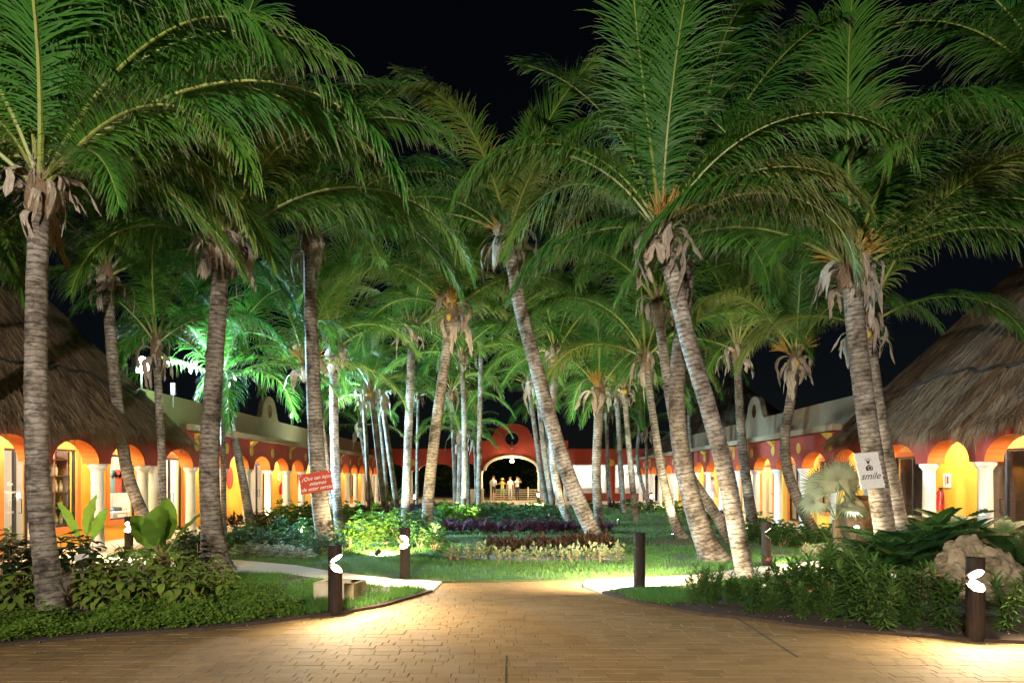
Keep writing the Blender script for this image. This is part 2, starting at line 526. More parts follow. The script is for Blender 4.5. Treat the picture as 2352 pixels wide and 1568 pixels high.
def ell(cu, cv, ru, rv, n=24):
    return [(cu + ru * math.cos(2 * math.pi * k / n), cv + rv * math.sin(2 * math.pi * k / n)) for k in range(n)]

# ------------------------------------------------------------------ ground, paving, paths, lawn
def sheet(name, poly, z, depth, matname, kind='structure'):
    me = prism(poly, [], lambda u, v, n: (u, v, n), z, z - depth, [matname], name)
    o = obj(name, me)
    o['kind'] = kind
    return o
def P2W(lst): return [gp(*p) for p in lst]

gm = MB(); gm.add([(-700, -300, -0.06), (700, -300, -0.06), (700, 1100, -0.06), (-700, 1100, -0.06)], [(0, 1, 2, 3)])
o = obj('ground', gm.mesh('ground', ['soil'])); o['kind'] = 'structure'

# outlines measured on the ground
left_front = P2W([(-120, 1494), (0, 1485), (235, 1462), (469, 1448), (637, 1428), (754, 1413), (779, 1412), (832, 1402), (882, 1393), (949, 1373), (994, 1359)])
lp_low = P2W([(994, 1359), (882, 1350), (775, 1338), (649, 1320), (549, 1317), (400, 1306), (230, 1300)])
lp_up = P2W([(1015, 1338), (882, 1328), (782, 1317), (682, 1300), (549, 1288), (400, 1283), (230, 1281)])
rp_up = P2W([(1343, 1334), (1509, 1327), (1596, 1322), (1743, 1303), (1843, 1292), (1926, 1288), (2010, 1284)])
rp_low = P2W([(1383, 1363), (1443, 1353), (1586, 1347), (1750, 1328), (1926, 1312), (2010, 1304)])
right_front = P2W([(1383, 1363), (1459, 1384), (1543, 1400), (1609, 1412), (1693, 1420), (1843, 1440), (1960, 1450), (2070, 1460), (2238, 1473), (2352, 1478), (2480, 1484)])

BED_L = [(-8.6, 6.4)] + left_front + lp_low[1:] + [(-8.6, 13.0)]
PATH_L = lp_up + [(-8.6, 14.3), (-8.6, 13.0)] + lp_low[::-1]
LAWN = [(-8.6, 44), (-8.6, 14.3)] + lp_up[::-1] + [gp(1176, 1335)] + rp_up + [(8.5, 14.1), (8.5, 44)]
PATH_R = rp_up[::-1] + [gp(1340, 1348)] + rp_low + [(8.5, 12.75), (8.5, 14.1)]
BED_R = right_front + [(8.5, 6.7), (8.5, 12.75)] + rp_low[::-1][:-1]

def poly_in(pt, poly):
    x, y = pt; c = False; j = len(poly) - 1
    for i in range(len(poly)):
        xi, yi = poly[i]; xj, yj = poly[j]
        if (yi > y) != (yj > y) and x < (xj - xi) * (y - yi) / (yj - yi) + xi: c = not c
        j = i
    return c

sheet('lawn', LAWN, 0.030, 0.08, 'grass_base')
sheet('planting_bed_left', BED_L, 0.034, 0.08, 'soil')
sheet('planting_bed_right', BED_R, 0.034, 0.08, 'soil')
sheet('path_left', PATH_L, 0.024, 0.07, 'concrete')
sheet('path_right', PATH_R, 0.024, 0.07, 'concrete')
sheet('walkway_left', [(-10.62, 8), (-8.6, 8), (-8.6, 50), (-10.62, 50)], 0.05, 0.1, 'walkway_tile')
sheet('walkway_right', [(8.5, 8), (10.62, 8), (10.62, 50), (8.5, 50)], 0.05, 0.1, 'walkway_tile')
sheet('walkway_far', [(-8.6, 44), (8.5, 44), (8.5, 62), (-8.6, 62)], 0.046, 0.1, 'walkway_tile')

plaza = sheet('plaza', [(-8.6, 1.0), (8.5, 1.0), (8.5, 11.6), (-8.6, 11.6)], -0.004, 0.04, 'mortar')
def paver_mesh():
    b = MB(); b.bbox(-0.118, 0.118, -0.0592, 0.0592, -0.03, 0.0, 0.0025)
    return b.mesh('paver', ['paver'])
PM = paver_mesh()
PM2 = (lambda b: (b.bbox(-0.058, 0.058, -0.0592, 0.0592, -0.03, 0.0, 0.0025), b.mesh('paver_half', ['paver']))[1])(MB())
BED_L_IN = [(x - 0.0, y) for x, y in BED_L]
cells = []
row = 0
y = 3.0
rr = random.Random(3)
while y < 11.4:
    x = -8.4 + rr.uniform(0, 0.3)
    while x < 8.4:
        half = rr.random() < 0.22
        w = 0.12 if half else 0.24
        c = (x + w / 2, y)
        x += w
        def cov(q): return poly_in(q, BED_L) or poly_in(q, BED_R) or poly_in(q, LAWN) or poly_in(q, PATH_L) or poly_in(q, PATH_R)
        if all(cov((c[0] + dx, c[1] + dy)) for dx in (-0.15, 0.15) for dy in (-0.075, 0.075)): continue
        cells.append((c[0], c[1], half, rr.uniform(-0.002, 0.002), rr.uniform(-0.006, 0.006)))
    y += 0.12
vis = [c for c in cells if c[1] > 5.35 and abs(c[0]) < c[1] * 0.76]
vis.sort(key=lambda c: c[1])
picked = set(id(c) for c in vis[:300])
rest = MB()
for c in cells:
    if id(c) in picked:
        o = obj('paver', PM2 if c[2] else PM, plaza, (c[0], c[1], c[3]), (0, 0, c[4]))
    else:
        w = 0.058 if c[2] else 0.118
        rest.bbox(c[0] - w, c[0] + w, c[1] - 0.0592, c[1] + 0.0592, -0.03, c[3], 0.0025)
o = obj('paver_field', rest.mesh('paver_field', ['paver']), plaza); o['kind'] = 'stuff'
jm = MB()
def strip(p, q, w, z0, z1):
    p = Vector((*p, 0)); q = Vector((*q, 0)); s = (q - p).normalized().cross(Vector((0, 0, 1))) * w
    vs = [(*(p - s).xy, z0), (*(p + s).xy, z0), (*(q + s).xy, z0), (*(q - s).xy, z0), (*(p - s).xy, z1), (*(p + s).xy, z1), (*(q + s).xy, z1), (*(q - s).xy, z1)]
    return vs, [(0, 3, 2, 1), (4, 5, 6, 7), (0, 1, 5, 4), (1, 2, 6, 5), (2, 3, 7, 6), (3, 0, 4, 7)]
for a, b_ in (((1693, 1420), (1832, 1508)), ((1163, 1505), (1160, 1600))):
    m_ = MB(); m_.add(*strip(gp(*a), gp(*b_), 0.005, -0.01, 0.0045))
    obj('expansion_joint', m_.mesh('expansion_joint', ['rope']), plaza)

# ------------------------------------------------------------------ the shop wings
def columns_mesh(h, r=0.14):
    b = MB()
    b.lathe([(r * 1.25, 0), (r * 1.25, 0.09), (r * 1.05, 0.12), (r, 0.14), (r * 0.88, h - 0.16)], 20)
    return b.mesh('column_shaft', ['white_plaster'], smooth=False)
def capital_mesh(h, r=0.14):
    b = MB()
    b.lathe([(r * 0.88, h - 0.165), (r * 1.0, h - 0.15), (r * 1.0, h - 0.13), (r * 1.35, h - 0.07), (r * 1.42, h - 0.04), (r * 1.35, h - 0.002)], 20)
    return b.mesh('capital', ['white_plaster'])
def smooth_by_angle(me):
    me.polygons.foreach_set('use_smooth', [True] * len(me.polygons))
    me.set_sharp_from_angle(angle=R(35))
    me.update()
COLH = 1.99
COLM = columns_mesh(COLH - 0.05); smooth_by_angle(COLM)
CAPM = capital_mesh(COLH - 0.05); smooth_by_angle(CAPM)

XF, XI, XB = 9.2, 10.6, 14.2
def wing(side, colY, y0, y1, label, openings, ovals, parts_from):
    sx = -1 if side == 'l' else 1
    T = thing('shop_wing', label, 'building', (sx * XF, (y0 + y1) / 2, 0))
    fn = lambda u, v, n: (sx * (XF + n), u, v)
    # arcade wall: outline with arch notches over every opening between columns
    pier = 0.22
    out = [(y0, COLH)]
    for i in range(len(colY) - 1):
        a, b = colY[i] + pier, colY[i + 1] - pier
        if b - a < 0.7:
            continue
        c, hw = (a + b) / 2, (b - a) / 2
        rise = min(0.46, hw * 0.75)
        out.append((a, COLH)) if i or True else None
        for k in range(0, 15):
            t = math.pi * (1 - k / 14)
            out.append((c + hw * math.cos(t), COLH + 0.02 + rise * math.sin(t)))
        out.append((b, COLH))
    out += [(y1, COLH), (y1, 3.0), (y0, 3.0)]
    def smi(li, p, q): return 1 if (p[1] < 2.9 and q[1] < 2.9) else 0
    wpart('arcade_wall', prism(out, [], fn, -0.17, 0.2, ['red_wall', 'orange_wall'], 'arcade_wall', smi), T)
    for cy in colY:
        c = obj('column', COLM, T, (0, cy - T.location.y, 0.05))
        obj('capital', CAPM, c, (0, 0, 0))
    # inner wall with the shop openings
    holes = [[(a, z0), (b, z0), (b, z1), (a, z1)] for (a, b, z0, z1, *_) in openings]
    wpart('inner_wall', prism([(y0, 0.05), (y1, 0.05), (y1, 2.99), (y0, 2.99)], holes, fn, 1.4, 1.55, ['yellow_wall'], 'inner_wall'), T)
    # walkway ceiling, roof slab with its lip, parapet, back and end walls, rooms
    b = MB(); lo, hi = sorted((sx * (XF + 0.2), sx * (XF + 1.4))); b.box(lo, hi, y0, y1, 2.80, 2.86)
    wpart('ceiling', b.mesh('ceiling', ['cream_plaster']), T)
    b = MB(); lo, hi = sorted((sx * (XF + 0.21), sx * XB)); b.box(lo, hi, y0, 18.74, 2.9, 2.96)
    wpart('shop_ceiling', b.mesh('shop_ceiling', ['cream_plaster']), T)
    b = MB(); lo, hi = sorted((sx * (XF - 0.42), sx * XB)); b.box(lo, hi, 18.75, y1, 3.0, 3.17)
    wpart('roof_slab', b.mesh('roof_slab', ['ledge_wall']), T)
    bc = 29.9
    pro = [(19.5, 3.17), (y1, 3.17), (y1, 4.25)]
    hump = []
    for k in range(0, 7):
        t = k / 6 * math.pi / 2
        hump.append((bc + 1.25 - 0.35 * math.sin(t), 4.25 + 0.35 * (1 - math.cos(t))))
    for k in range(0, 13):
        t = k / 12 * math.pi
        hump.append((bc + 0.82 * math.cos(t), 4.6 + 0.66 * math.sin(t)))
    for k in range(6, -1, -1):
        t = k / 6 * math.pi / 2
        hump.append((bc - 1.25 + 0.35 * math.sin(t), 4.25 + 0.35 * (1 - math.cos(t))))
    pro += hump + [(19.5, 4.25)]
    wpart('parapet', prism(pro, [ell(bc, 4.62, 0.27, 0.3)], lambda u, v, n: (sx * (XI + n), u, v), 0.0, 0.22, ['tan_wall'], 'parapet'), T)
    b = MB(); lo, hi = sorted((sx * (XI + 0.2), sx * XB)); b.box(lo, hi, 19.5, 19.7, 3.17, 4.23)
    wpart('parapet_return', b.mesh('parapet_return', ['tan_wall']), T)
    b = MB(); lo, hi = sorted((sx * (XB - 0.15), sx * XB)); b.box(lo, hi, 27.3, y1, 0, 2.89)
    wpart('back_wall', b.mesh('back_wall', ['room_wall']), T)
    b = MB(); b.box(lo, hi, y0, 27.299, 0, 2.89)
    wpart('back_wall', b.mesh('back_wall', ['room_wall' if side == 'l' else 'shelf_wood_room_shade']), T)  # dark brown colour stands in for the gloom of the near right rooms
    for (ye) in parts_from:
        b = MB(); lo, hi = sorted((sx * (XI + 0.16), sx * (XB - 0.16))); b.box(lo, hi, ye, ye + 0.12, 0, 2.89)
        wpart('partition_wall', b.mesh('partition_wall', ['shelf_wood_room_shade' if side == 'r' and ye < 27 else 'room_wall']), T)  # same painted gloom on the near right partitions
    b = MB(); lo, hi = sorted((sx * (XI + 0.16), sx * (XB - 0.16))); b.box(lo, hi, y0 + 0.2, y1 - 0.2, 0.0, 0.07)
    wpart('shop_floor', b.mesh('shop_floor', ['walkway_tile']), T)
    # ovals on the arcade wall above the columns
    for cy in ovals:
        wpart('medallion', prism(ell(cy, 2.62, 0.15, 0.17, 20), [], fn, -0.185, -0.16, ['ochre'], 'medallion'), T)
    # wedge lamps under the roof lip
    for k, cy in enumerate(ovals):
        if k % 2 == 0:
            zz = 2.88
            vs = [fn(cy - 0.15, zz - 0.09, -0.175), fn(cy + 0.15, zz - 0.09, -0.175), fn(cy + 0.17, zz + 0.08, -0.36), fn(cy - 0.17, zz + 0.08, -0.36), fn(cy - 0.17, zz + 0.08, -0.175), fn(cy + 0.17, zz + 0.08, -0.175)]
            wpart('wall_lamp', mesh('wall_lamp', vs, [(0, 1, 2, 3), (3, 2, 5, 4), (0, 3, 4), (1, 5, 2), (0, 4, 5, 1)], ['ochre']), T)
    # frames and glazing
    for (a, bb, z0, z1, kind, surround) in openings:
        w = 0.13
        f = wpart('window' if kind == 'window' else 'door', prism([(a - w, z0 - (w if kind == 'window' else 0)), (bb + w, z0 - (w if kind == 'window' else 0)), (bb + w, z1 + w), (a - w, z1 + w)],
                  [[(a, z0 + 0.001), (bb, z0 + 0.001), (bb, z1), (a, z1)]], fn, 1.365, 1.398, [surround], 'surround'), T)
        if kind == 'wood':
            wpart('leaf', prism([(a + .003, z0 + .005), (bb - .003, z0 + .005), (bb - .003, z1 - .003), (a + .003, z1 - .003)], [], fn, 1.43, 1.47, ['door_wood'], 'leaf'), f)
            kb = MB(); kb.lathe([(0.03, 0), (0.03, 0.05)], 8, fn(a + 0.12, 1.05, 1.42), axis=(-sx, 0, 0))
            wpart('handle', kb.mesh('handle', ['metal']), f)
            continue
        t = 0.05
        holes = []
        if kind == 'door':
            mid = (a + bb) / 2
            holes = [[(a + t, z0 + 0.09), (mid - t * .6, z0 + 0.09), (mid - t * .6, z1 - t), (a + t, z1 - t)], [(mid + t * .6, z0 + 0.09), (bb - t, z0 + 0.09), (bb - t, z1 - t), (mid + t * .6, z1 - t)]]
        else:
            holes = [[(a + t, z0 + t), (bb - t, z0 + t), (bb - t, z1 - t), (a + t, z1 - t)]]
        wpart('frame', prism([(a + .002, z0 + .002), (bb - .002, z0 + .002), (bb - .002, z1 - .002), (a + .002, z1 - .002)], holes, fn, 1.42, 1.48, ['black_frame'], 'frame'), f)
        for h in holes:
            wpart('pane', prism(h, [], fn, 1.447, 1.453, ['glass'], 'pane'), f)
        if kind == 'door':
            mid = (a + bb) / 2
            for s in (-1, 1):
                hb = MB()
                hb.tube([fn(mid + s * .1, 0.92, 1.42), fn(mid + s * .1, 0.92, 1.36), fn(mid + s * .1, 1.22, 1.36), fn(mid + s * .1, 1.22, 1.42)], 0.012, 6)
                wpart('handle', hb.mesh('handle', ['black_frame']), f)
    return T, fn

L_cols = [9.55, 11.38, 13.2, 15.15, 17.0, 17.55] + [19.55 + 2.06 * k for k in range(0, 15)]
L_open = [(14.2, 15.0, 0.08, 2.3, 'door', 'orange_wall'), (15.35, 16.6, 0.52, 2.36, 'window', 'orange_wall'), (17.95, 19.2, 0.56, 2.3, 'window', 'orange_wall'),
          (20.5, 21.9, 0.08, 2.3, 'door', 'orange_wall'), (27.6, 29.3, 0.08, 2.28, 'door', 'orange_wall'), (38.6, 40.4, 0.5, 2.3, 'window', 'orange_wall'), (43.6, 45.6, 0.5, 2.3, 'window', 'orange_wall'),
          (12.0, 13.4, 0.08, 2.3, 'door', 'orange_wall')]
L_oval = [19.55 + 2.06 * k for k in range(0, 15)]
WL, fnL = wing('l', L_cols, 8.8, 49.4, 'left shop wing with red arcade, white columns and yellow inner wall', L_open, L_oval, [8.8, 13.75, 17.8, 24.0, 33.0, 41.5, 49.2])
R_cols = [9.5, 11.4, 13.27, 15.06, 17.0, 17.6] + [19.4 + 2.1 * k for k in range(0, 15)]
R_open = [(12.0, 13.3, 0.08, 2.3, 'door', 'orange_wall'), (14.0, 15.35, 0.08, 2.3, 'door', 'orange_wall'), (17.3, 18.9, 0.08, 2.25, 'door', 'orange_wall'),
          (22.3, 23.4, 0.55, 2.25, 'window', 'orange_wall'), (24.9, 26.1, 0.08, 2.25, 'door', 'orange_wall'), (27.7, 29.0, 0.08, 2.2, 'wood', 'orange_wall'), (30.1, 31.8, 0.08, 2.25, 'door', 'white_paint'),
          (32.9, 34.6, 0.75, 2.25, 'window', 'orange_wall'), (36.6, 37.6, 0.6, 2.25, 'window', 'orange_wall'), (40.3, 42.5, 0.6, 2.3, 'window', 'white_paint'), (44.5, 46.5, 0.6, 2.3, 'window', 'white_paint')]
WR, fnR = wing('r', R_cols, 8.8, 49.4, 'right shop wing with red arcade, white columns and orange door frames', R_open, [19.4 + 2.1 * k for k in range(0, 15)], [8.8, 16.3, 21.6, 27.3, 29.5, 36.3, 39.2, 49.2])

# walkway and shop lamps (round ceiling fixtures that give off light)
fix = (lambda b: (b.lathe([(0.10, -0.05), (0.12, 0.0), (0.12, 0.03)], 14), b.mesh('ceiling_lamp', ['lens_warm']))[1])(MB())
fixw = (lambda b: (b.lathe([(0.13, -0.04), (0.15, 0.0), (0.15, 0.03)], 14), b.mesh('shop_lamp', ['lens_white']))[1])(MB())
def walkway_lamp(x, y, z, watts, color, side):
    o = obj('walkway_lamp', fix, None, (x, y, z))
    tag(o, 'round warm ceiling lamp inside the %s arcade walkway' % side, 'lamp', 'ceiling lamps of the %s walkway' % side)
    lamp('walkway_light', 'POINT', (0, 0, -0.12), watts, color, o, 0.08)
for y in (12.3, 14.2, 16.1, 18.6, 22.6, 26.7, 30.8, 34.9, 39.0, 43.2, 47.2):
    walkway_lamp(-9.95, y, 2.765, W_ARCADE * (0.8 if y < 20 else 1.0), (1.0, 0.8, 0.48), 'left')
for y in (12.0, 14.2, 16.1, 20.4, 24.6, 28.8, 33.0, 37.2, 41.4, 45.6):
    walkway_lamp(9.95, y, 2.765, W_ARCADE * 0.85, (1.0, 0.8, 0.52), 'right')
def shop_lamp(x, y, watts, color, side):
    o = obj('shop_lamp', fixw, None, (x, y, 2.86 if y < 18.8 else 2.95))
    tag(o, 'white ceiling lamp inside a shop of the %s wing' % side, 'lamp', 'ceiling lamps in the %s shops' % side)
    lamp('shop_light', 'POINT', (0, 0, -0.15), watts, color, o, 0.1)
for (y, w) in ((12.8, 0.7), (15.6, 0.75), (18.6, 1.2), (21.3, 1.3), (28.5, 1.3), (39.5, 0.25), (44.6, 0.3)):
    shop_lamp(-11.05 if y < 19 else -11.7, y, W_SHOP * w, (1.0, 0.93, 0.84), 'left')
for (y, w) in ((12.6, 0.06), (18.2, 0.08), (22.9, 0.2), (25.5, 0.1), (31.0, 1.4), (33.8, 1.0), (37.2, 0.3), (41.4, 1.5), (45.5, 1.5)):
    shop_lamp(11.9, y, W_SHOP * w, (1.0, 0.96, 0.92), 'right')

# ------------------------------------------------------------------ far gatehouse
GY = 50.0
def gx(px): return (px - PX) * GY / F
def gz(py): return CH - (py - PY) * GY / F
GT = thing('gatehouse', 'far red gatehouse with round-topped gable over a wide central arch', 'building', (0, GY, 0))
fnG = lambda u, v, n: (u, GY + n, v)
zt, zs = gz(1030), gz(1080)
def arch_pts(a, b, zsp, ztop, n=18):
    c, hw = (a + b) / 2, (b - a) / 2
    return [(c - hw * math.cos(math.pi * k / n), zsp + (ztop - zsp) * math.sin(math.pi * k / n)) for k in range(n + 1)]
def seg_arch(a, b, zsp, ztop, n=14):
    c, hw = (a + b) / 2, (b - a) / 2
    return [(a + (b - a) * k / n, zsp + (ztop - zsp) * (1 - ((a + (b - a) * k / n - c) / hw) ** 2) ** 0.5 * 1.0) for k in range(n + 1)]
xl, xr = -10.4, 10.4
c0, c1 = gx(1049), gx(1305)
out = [(xl, zs)]
for (a, b, top) in ((860, 930, 1065), (961, 1040, 1064), (1066, 1092, 1064), (1116, 1234, 1050), (1279, 1297, 1064)):
    out += arch_pts(gx(a), gx(b), zs, gz(top))
# right of the last arch the wall runs to the ground round two shop windows
out += [(gx(1303), zs), (gx(1303), 0.04), (xr, 0.04), (xr, zt), (c1, zt), (c1, gz(1011))]
hc = 0.0
bx, bt = gx(1222), gz(972)
zc = gz(1011)
for k in range(0, 7):
    t = k / 6 * math.pi / 2
    out.append((1.85 - 0.45 * math.sin(t), zc + 0.5 * (1 - math.cos(t))))
for k in range(0, 17):
    t = k / 16 * math.pi
    out.append((1.32 * math.cos(t), zc + 0.5 + (bt - zc - 0.5) * math.sin(t)))
for k in range(6, -1, -1):
    t = k / 6 * math.pi / 2
    out.append((-1.85 + 0.45 * math.sin(t), zc + 0.5 * (1 - math.cos(t))))
out += [(gx(1095), zc), (gx(1095) - 0.25, zc - 0.28), (c0, zc - 0.32), (c0, zt), (xl, zt)]
wins = [(gx(1317), gx(1391)), (gx(1414), gx(1493))]
wh = [[(a, gz(1130)), (b, gz(1130)), (b, gz(1068)), (a, gz(1068))] for a, b in wins]
def smiG(li, p, q):
    if li > 0: return 1
    return 1 if (p[1] < zs + 1.3 and q[1] < zs + 1.3 and abs(p[0]) < 10.3 and p[1] > 0.1) else 0
wpart('facade', prism(out, [ell(0, gz(1007), 0.5, 0.5, 28)] + wh, fnG, 0.0, 0.55, ['red_wall_gate', 'cream_plaster'], 'facade', smiG), GT)
ring = prism(ell(0, gz(1007), 0.58, 0.58, 28), [ell(0, gz(1007), 0.49, 0.49, 28)], fnG, -0.05, -0.002, ['red_oval'], 'round_window')
wpart('round_window_frame', ring, GT)
# white band round the central arch
inn = arch_pts(gx(1116), gx(1234), zs, gz(1050)); oo = arch_pts(gx(1110), gx(1240), zs, gz(1045))
wpart('arch_band', prism(oo + inn[::-1], [], fnG, -0.06, -0.003, ['cream_plaster'], 'arch_band'), GT)
CG = columns_mesh(zs - 0.05, 0.17); smooth_by_angle(CG)
CC = capital_mesh(zs - 0.05, 0.17); smooth_by_angle(CC)
for px in (852, 942, 1050, 1104, 1240, 1300):
    for yy in (0.2,):
        c = obj('column', CG, GT, (gx(px), yy, 0.05)); obj('capital', CC, c)
for px in (947, 1403):
    wpart('medallion', prism(ell(gx(px), gz(1062), 0.26, 0.26, 20), [], fnG, -0.03, -0.002, ['ochre'], 'medallion'), GT)
for (a, b) in wins:
    f = wpart('window', prism([(a - .06, gz(1130) - .06), (b + .06, gz(1130) - .06), (b + .06, gz(1068) + .06), (a - .06, gz(1068) + .06)], [[(a, gz(1130)), (b, gz(1130)), (b, gz(1068)), (a, gz(1068))]], fnG, -0.04, -0.002, ['white_paint'], 'window'), GT)
    wpart('pane', prism([(a + .002, gz(1130) + .002), (b - .002, gz(1130) + .002), (b - .002, gz(1068) - .002), (a + .002, gz(1068) - .002)], [], fnG, 0.25, 0.256, ['glass'], 'pane'), f)
b = MB()
b.box(gx(1303), xr, GY + 4.0, GY + 4.15, 0.05, zt - 0.1); b.box(xr - .15, xr, GY + .56, GY + 4.0, 0.05, zt - .1); b.box(gx(1303), gx(1303) + .15, GY + .56, GY + 4.0, 0.05, zt - .1)
b.box(gx(1303) + .16, xr - .16, GY + .56, GY + 3.99, zt - .4, zt - .25)
wpart('shop_room', b.mesh('shop_room', ['white_plaster']), GT)
b = MB()
for (a, bb) in wins: b.box(a + .1, bb - .1, GY + 1.0, GY + 1.6, 0.06, 1.0)
wpart('shop_counter', b.mesh('shop_counter', ['goods_white']), GT)
for px in (1353, 1453):
    o = obj('shop_lamp', fixw, None, (gx(px), GY + 1.7, zt - 0.45)); tag(o, 'white ceiling lamp behind the far shop window', 'lamp', 'ceiling lamps in the far shop')
    lamp('shop_light', 'POINT', (0, 0, -0.2), W_SHOP * 0.8, (1, 0.97, 0.95), o, 0.15)
def text(name, body, size, parent, loc, rot, matname, shear=0.35, align='CENTER', extrude=0.001, bold=0.0):
    c = bpy.data.curves.new(name, 'FONT')
    c.body = body; c.size = size; c.shear = shear; c.align_x = align; c.align_y = 'CENTER'; c.extrude = extrude; c.offset = bold
    c.resolution_u = 3
    tmp = bpy.data.objects.new(name + '_tmp', c)
    COL.objects.link(tmp)
    me = bpy.data.meshes.new_from_object(tmp.evaluated_get(bpy.context.evaluated_depsgraph_get()))
    bpy.data.objects.remove(tmp)
    me.materials.clear()
    me.materials.append(MATS[matname])
    o = obj(name, me, parent, loc, rot)
    o['kind'] = 'stuff'
    return o
text('lettering', 'Privilege', 0.75, GT, (gx(1450), 0.24, gz(1086)), (R(90), 0, 0), 'lettering_grey', shear=0.0)
# central hanging lamp
lt = thing('arch_lamp', 'round lit lamp hanging at the crown of the far central arch', 'lamp', (0, GY - 0.25, gz(1050) - 0.28))
b = MB(); b.lathe([(0.05, -0.12), (0.13, -0.06), (0.15, 0.0), (0.13, 0.06), (0.05, 0.12)], 14); obj('globe', b.mesh('globe', ['lens_far'], smooth=True), lt)
b = MB(); b.lathe([(0.015, 0.12), (0.015, 0.3)], 6); obj('rod', b.mesh('rod', ['dark_metal']), lt)
lamp('arch_light', 'POINT', (0, 0.0, -0.3), 130, (1, 0.72, 0.38), lt, 0.12)
for x in (gx(895), gx(1000), gx(1285)):
    walkway_lamp(x, GY + 1.5, zt - 0.6, 60, (1, 0.75, 0.42), 'far')
wl = thing('wall_lantern', 'small dark lantern under the round gable window', 'lamp', (0, GY - 0.06, gz(1024)))
b = MB(); b.box(-.05, .05, -.08, .05, -.12, .1); b.box(-.03, .03, -.02, .05, .1, .3); obj('lantern_body', b.mesh('lantern', ['dark_metal']), wl)
b = MB(); b.lathe([(0.04, -.2), (.05, -.13)], 8); obj('lantern_glass', b.mesh('lantern_glass', ['goods_white']), wl)
# back walls of the gatehouse passage: planter, railing, bench seats
for (a, bb) in ((1075, 1110),):
    t_ = thing('planter_wall', 'low white planter wall left of the far central arch', 'wall', (gx(1092), GY - 1.0, 0.046))
    b = MB(); b.bbox(gx(1060) - gx(1092), gx(1112) - gx(1092), -0.25, 0.25, 0, 0.9, 0.02); obj('wall_body', b.mesh('planter_wall', ['white_plaster']), t_)
rl = thing('railing', 'pale wooden railing with slats behind the people in the arch', 'railing', (0.35, GY + 3.0, 0.046))
for k in range(5):
    b = MB(); b.bbox(-1.75, 2.25, -0.03, 0.03, 0.12 + k * 0.16, 0.17 + k * 0.16, 0.005); obj('slat', b.mesh('slat', ['cream_plaster']), rl)
for x in (-1.75, -0.4, 0.9, 2.25):
    b = MB(); b.bbox(x - .05, x + .05, -.09, -.031, 0, 1.0, .01); obj('post', b.mesh('post', ['white_plaster']), rl)
po = thing('white_post', 'white square post at left foot of the far arch', 'post', (gx(1128), GY - 0.4, 0.046))
b = MB(); b.bbox(-.06, .06, -.06, .06, 0, 1.45, .01); obj('post_shaft', b.mesh('white_post', ['white_plaster']), po)
bd = thing('notice_board', 'teal notice board on the right column of the far arch', 'board', (gx(1254), GY - 0.35, 1.2))
b = MB(); b.box(-.2, .2, -.03, .03, .0, .75); obj('board_panel', b.mesh('notice_board', ['teal_board']), bd)
b = MB(); b.box(-.03, .03, -.03, .03, -1.15, -0.001); obj('board_post', b.mesh('board_post', ['dark_metal']), bd)

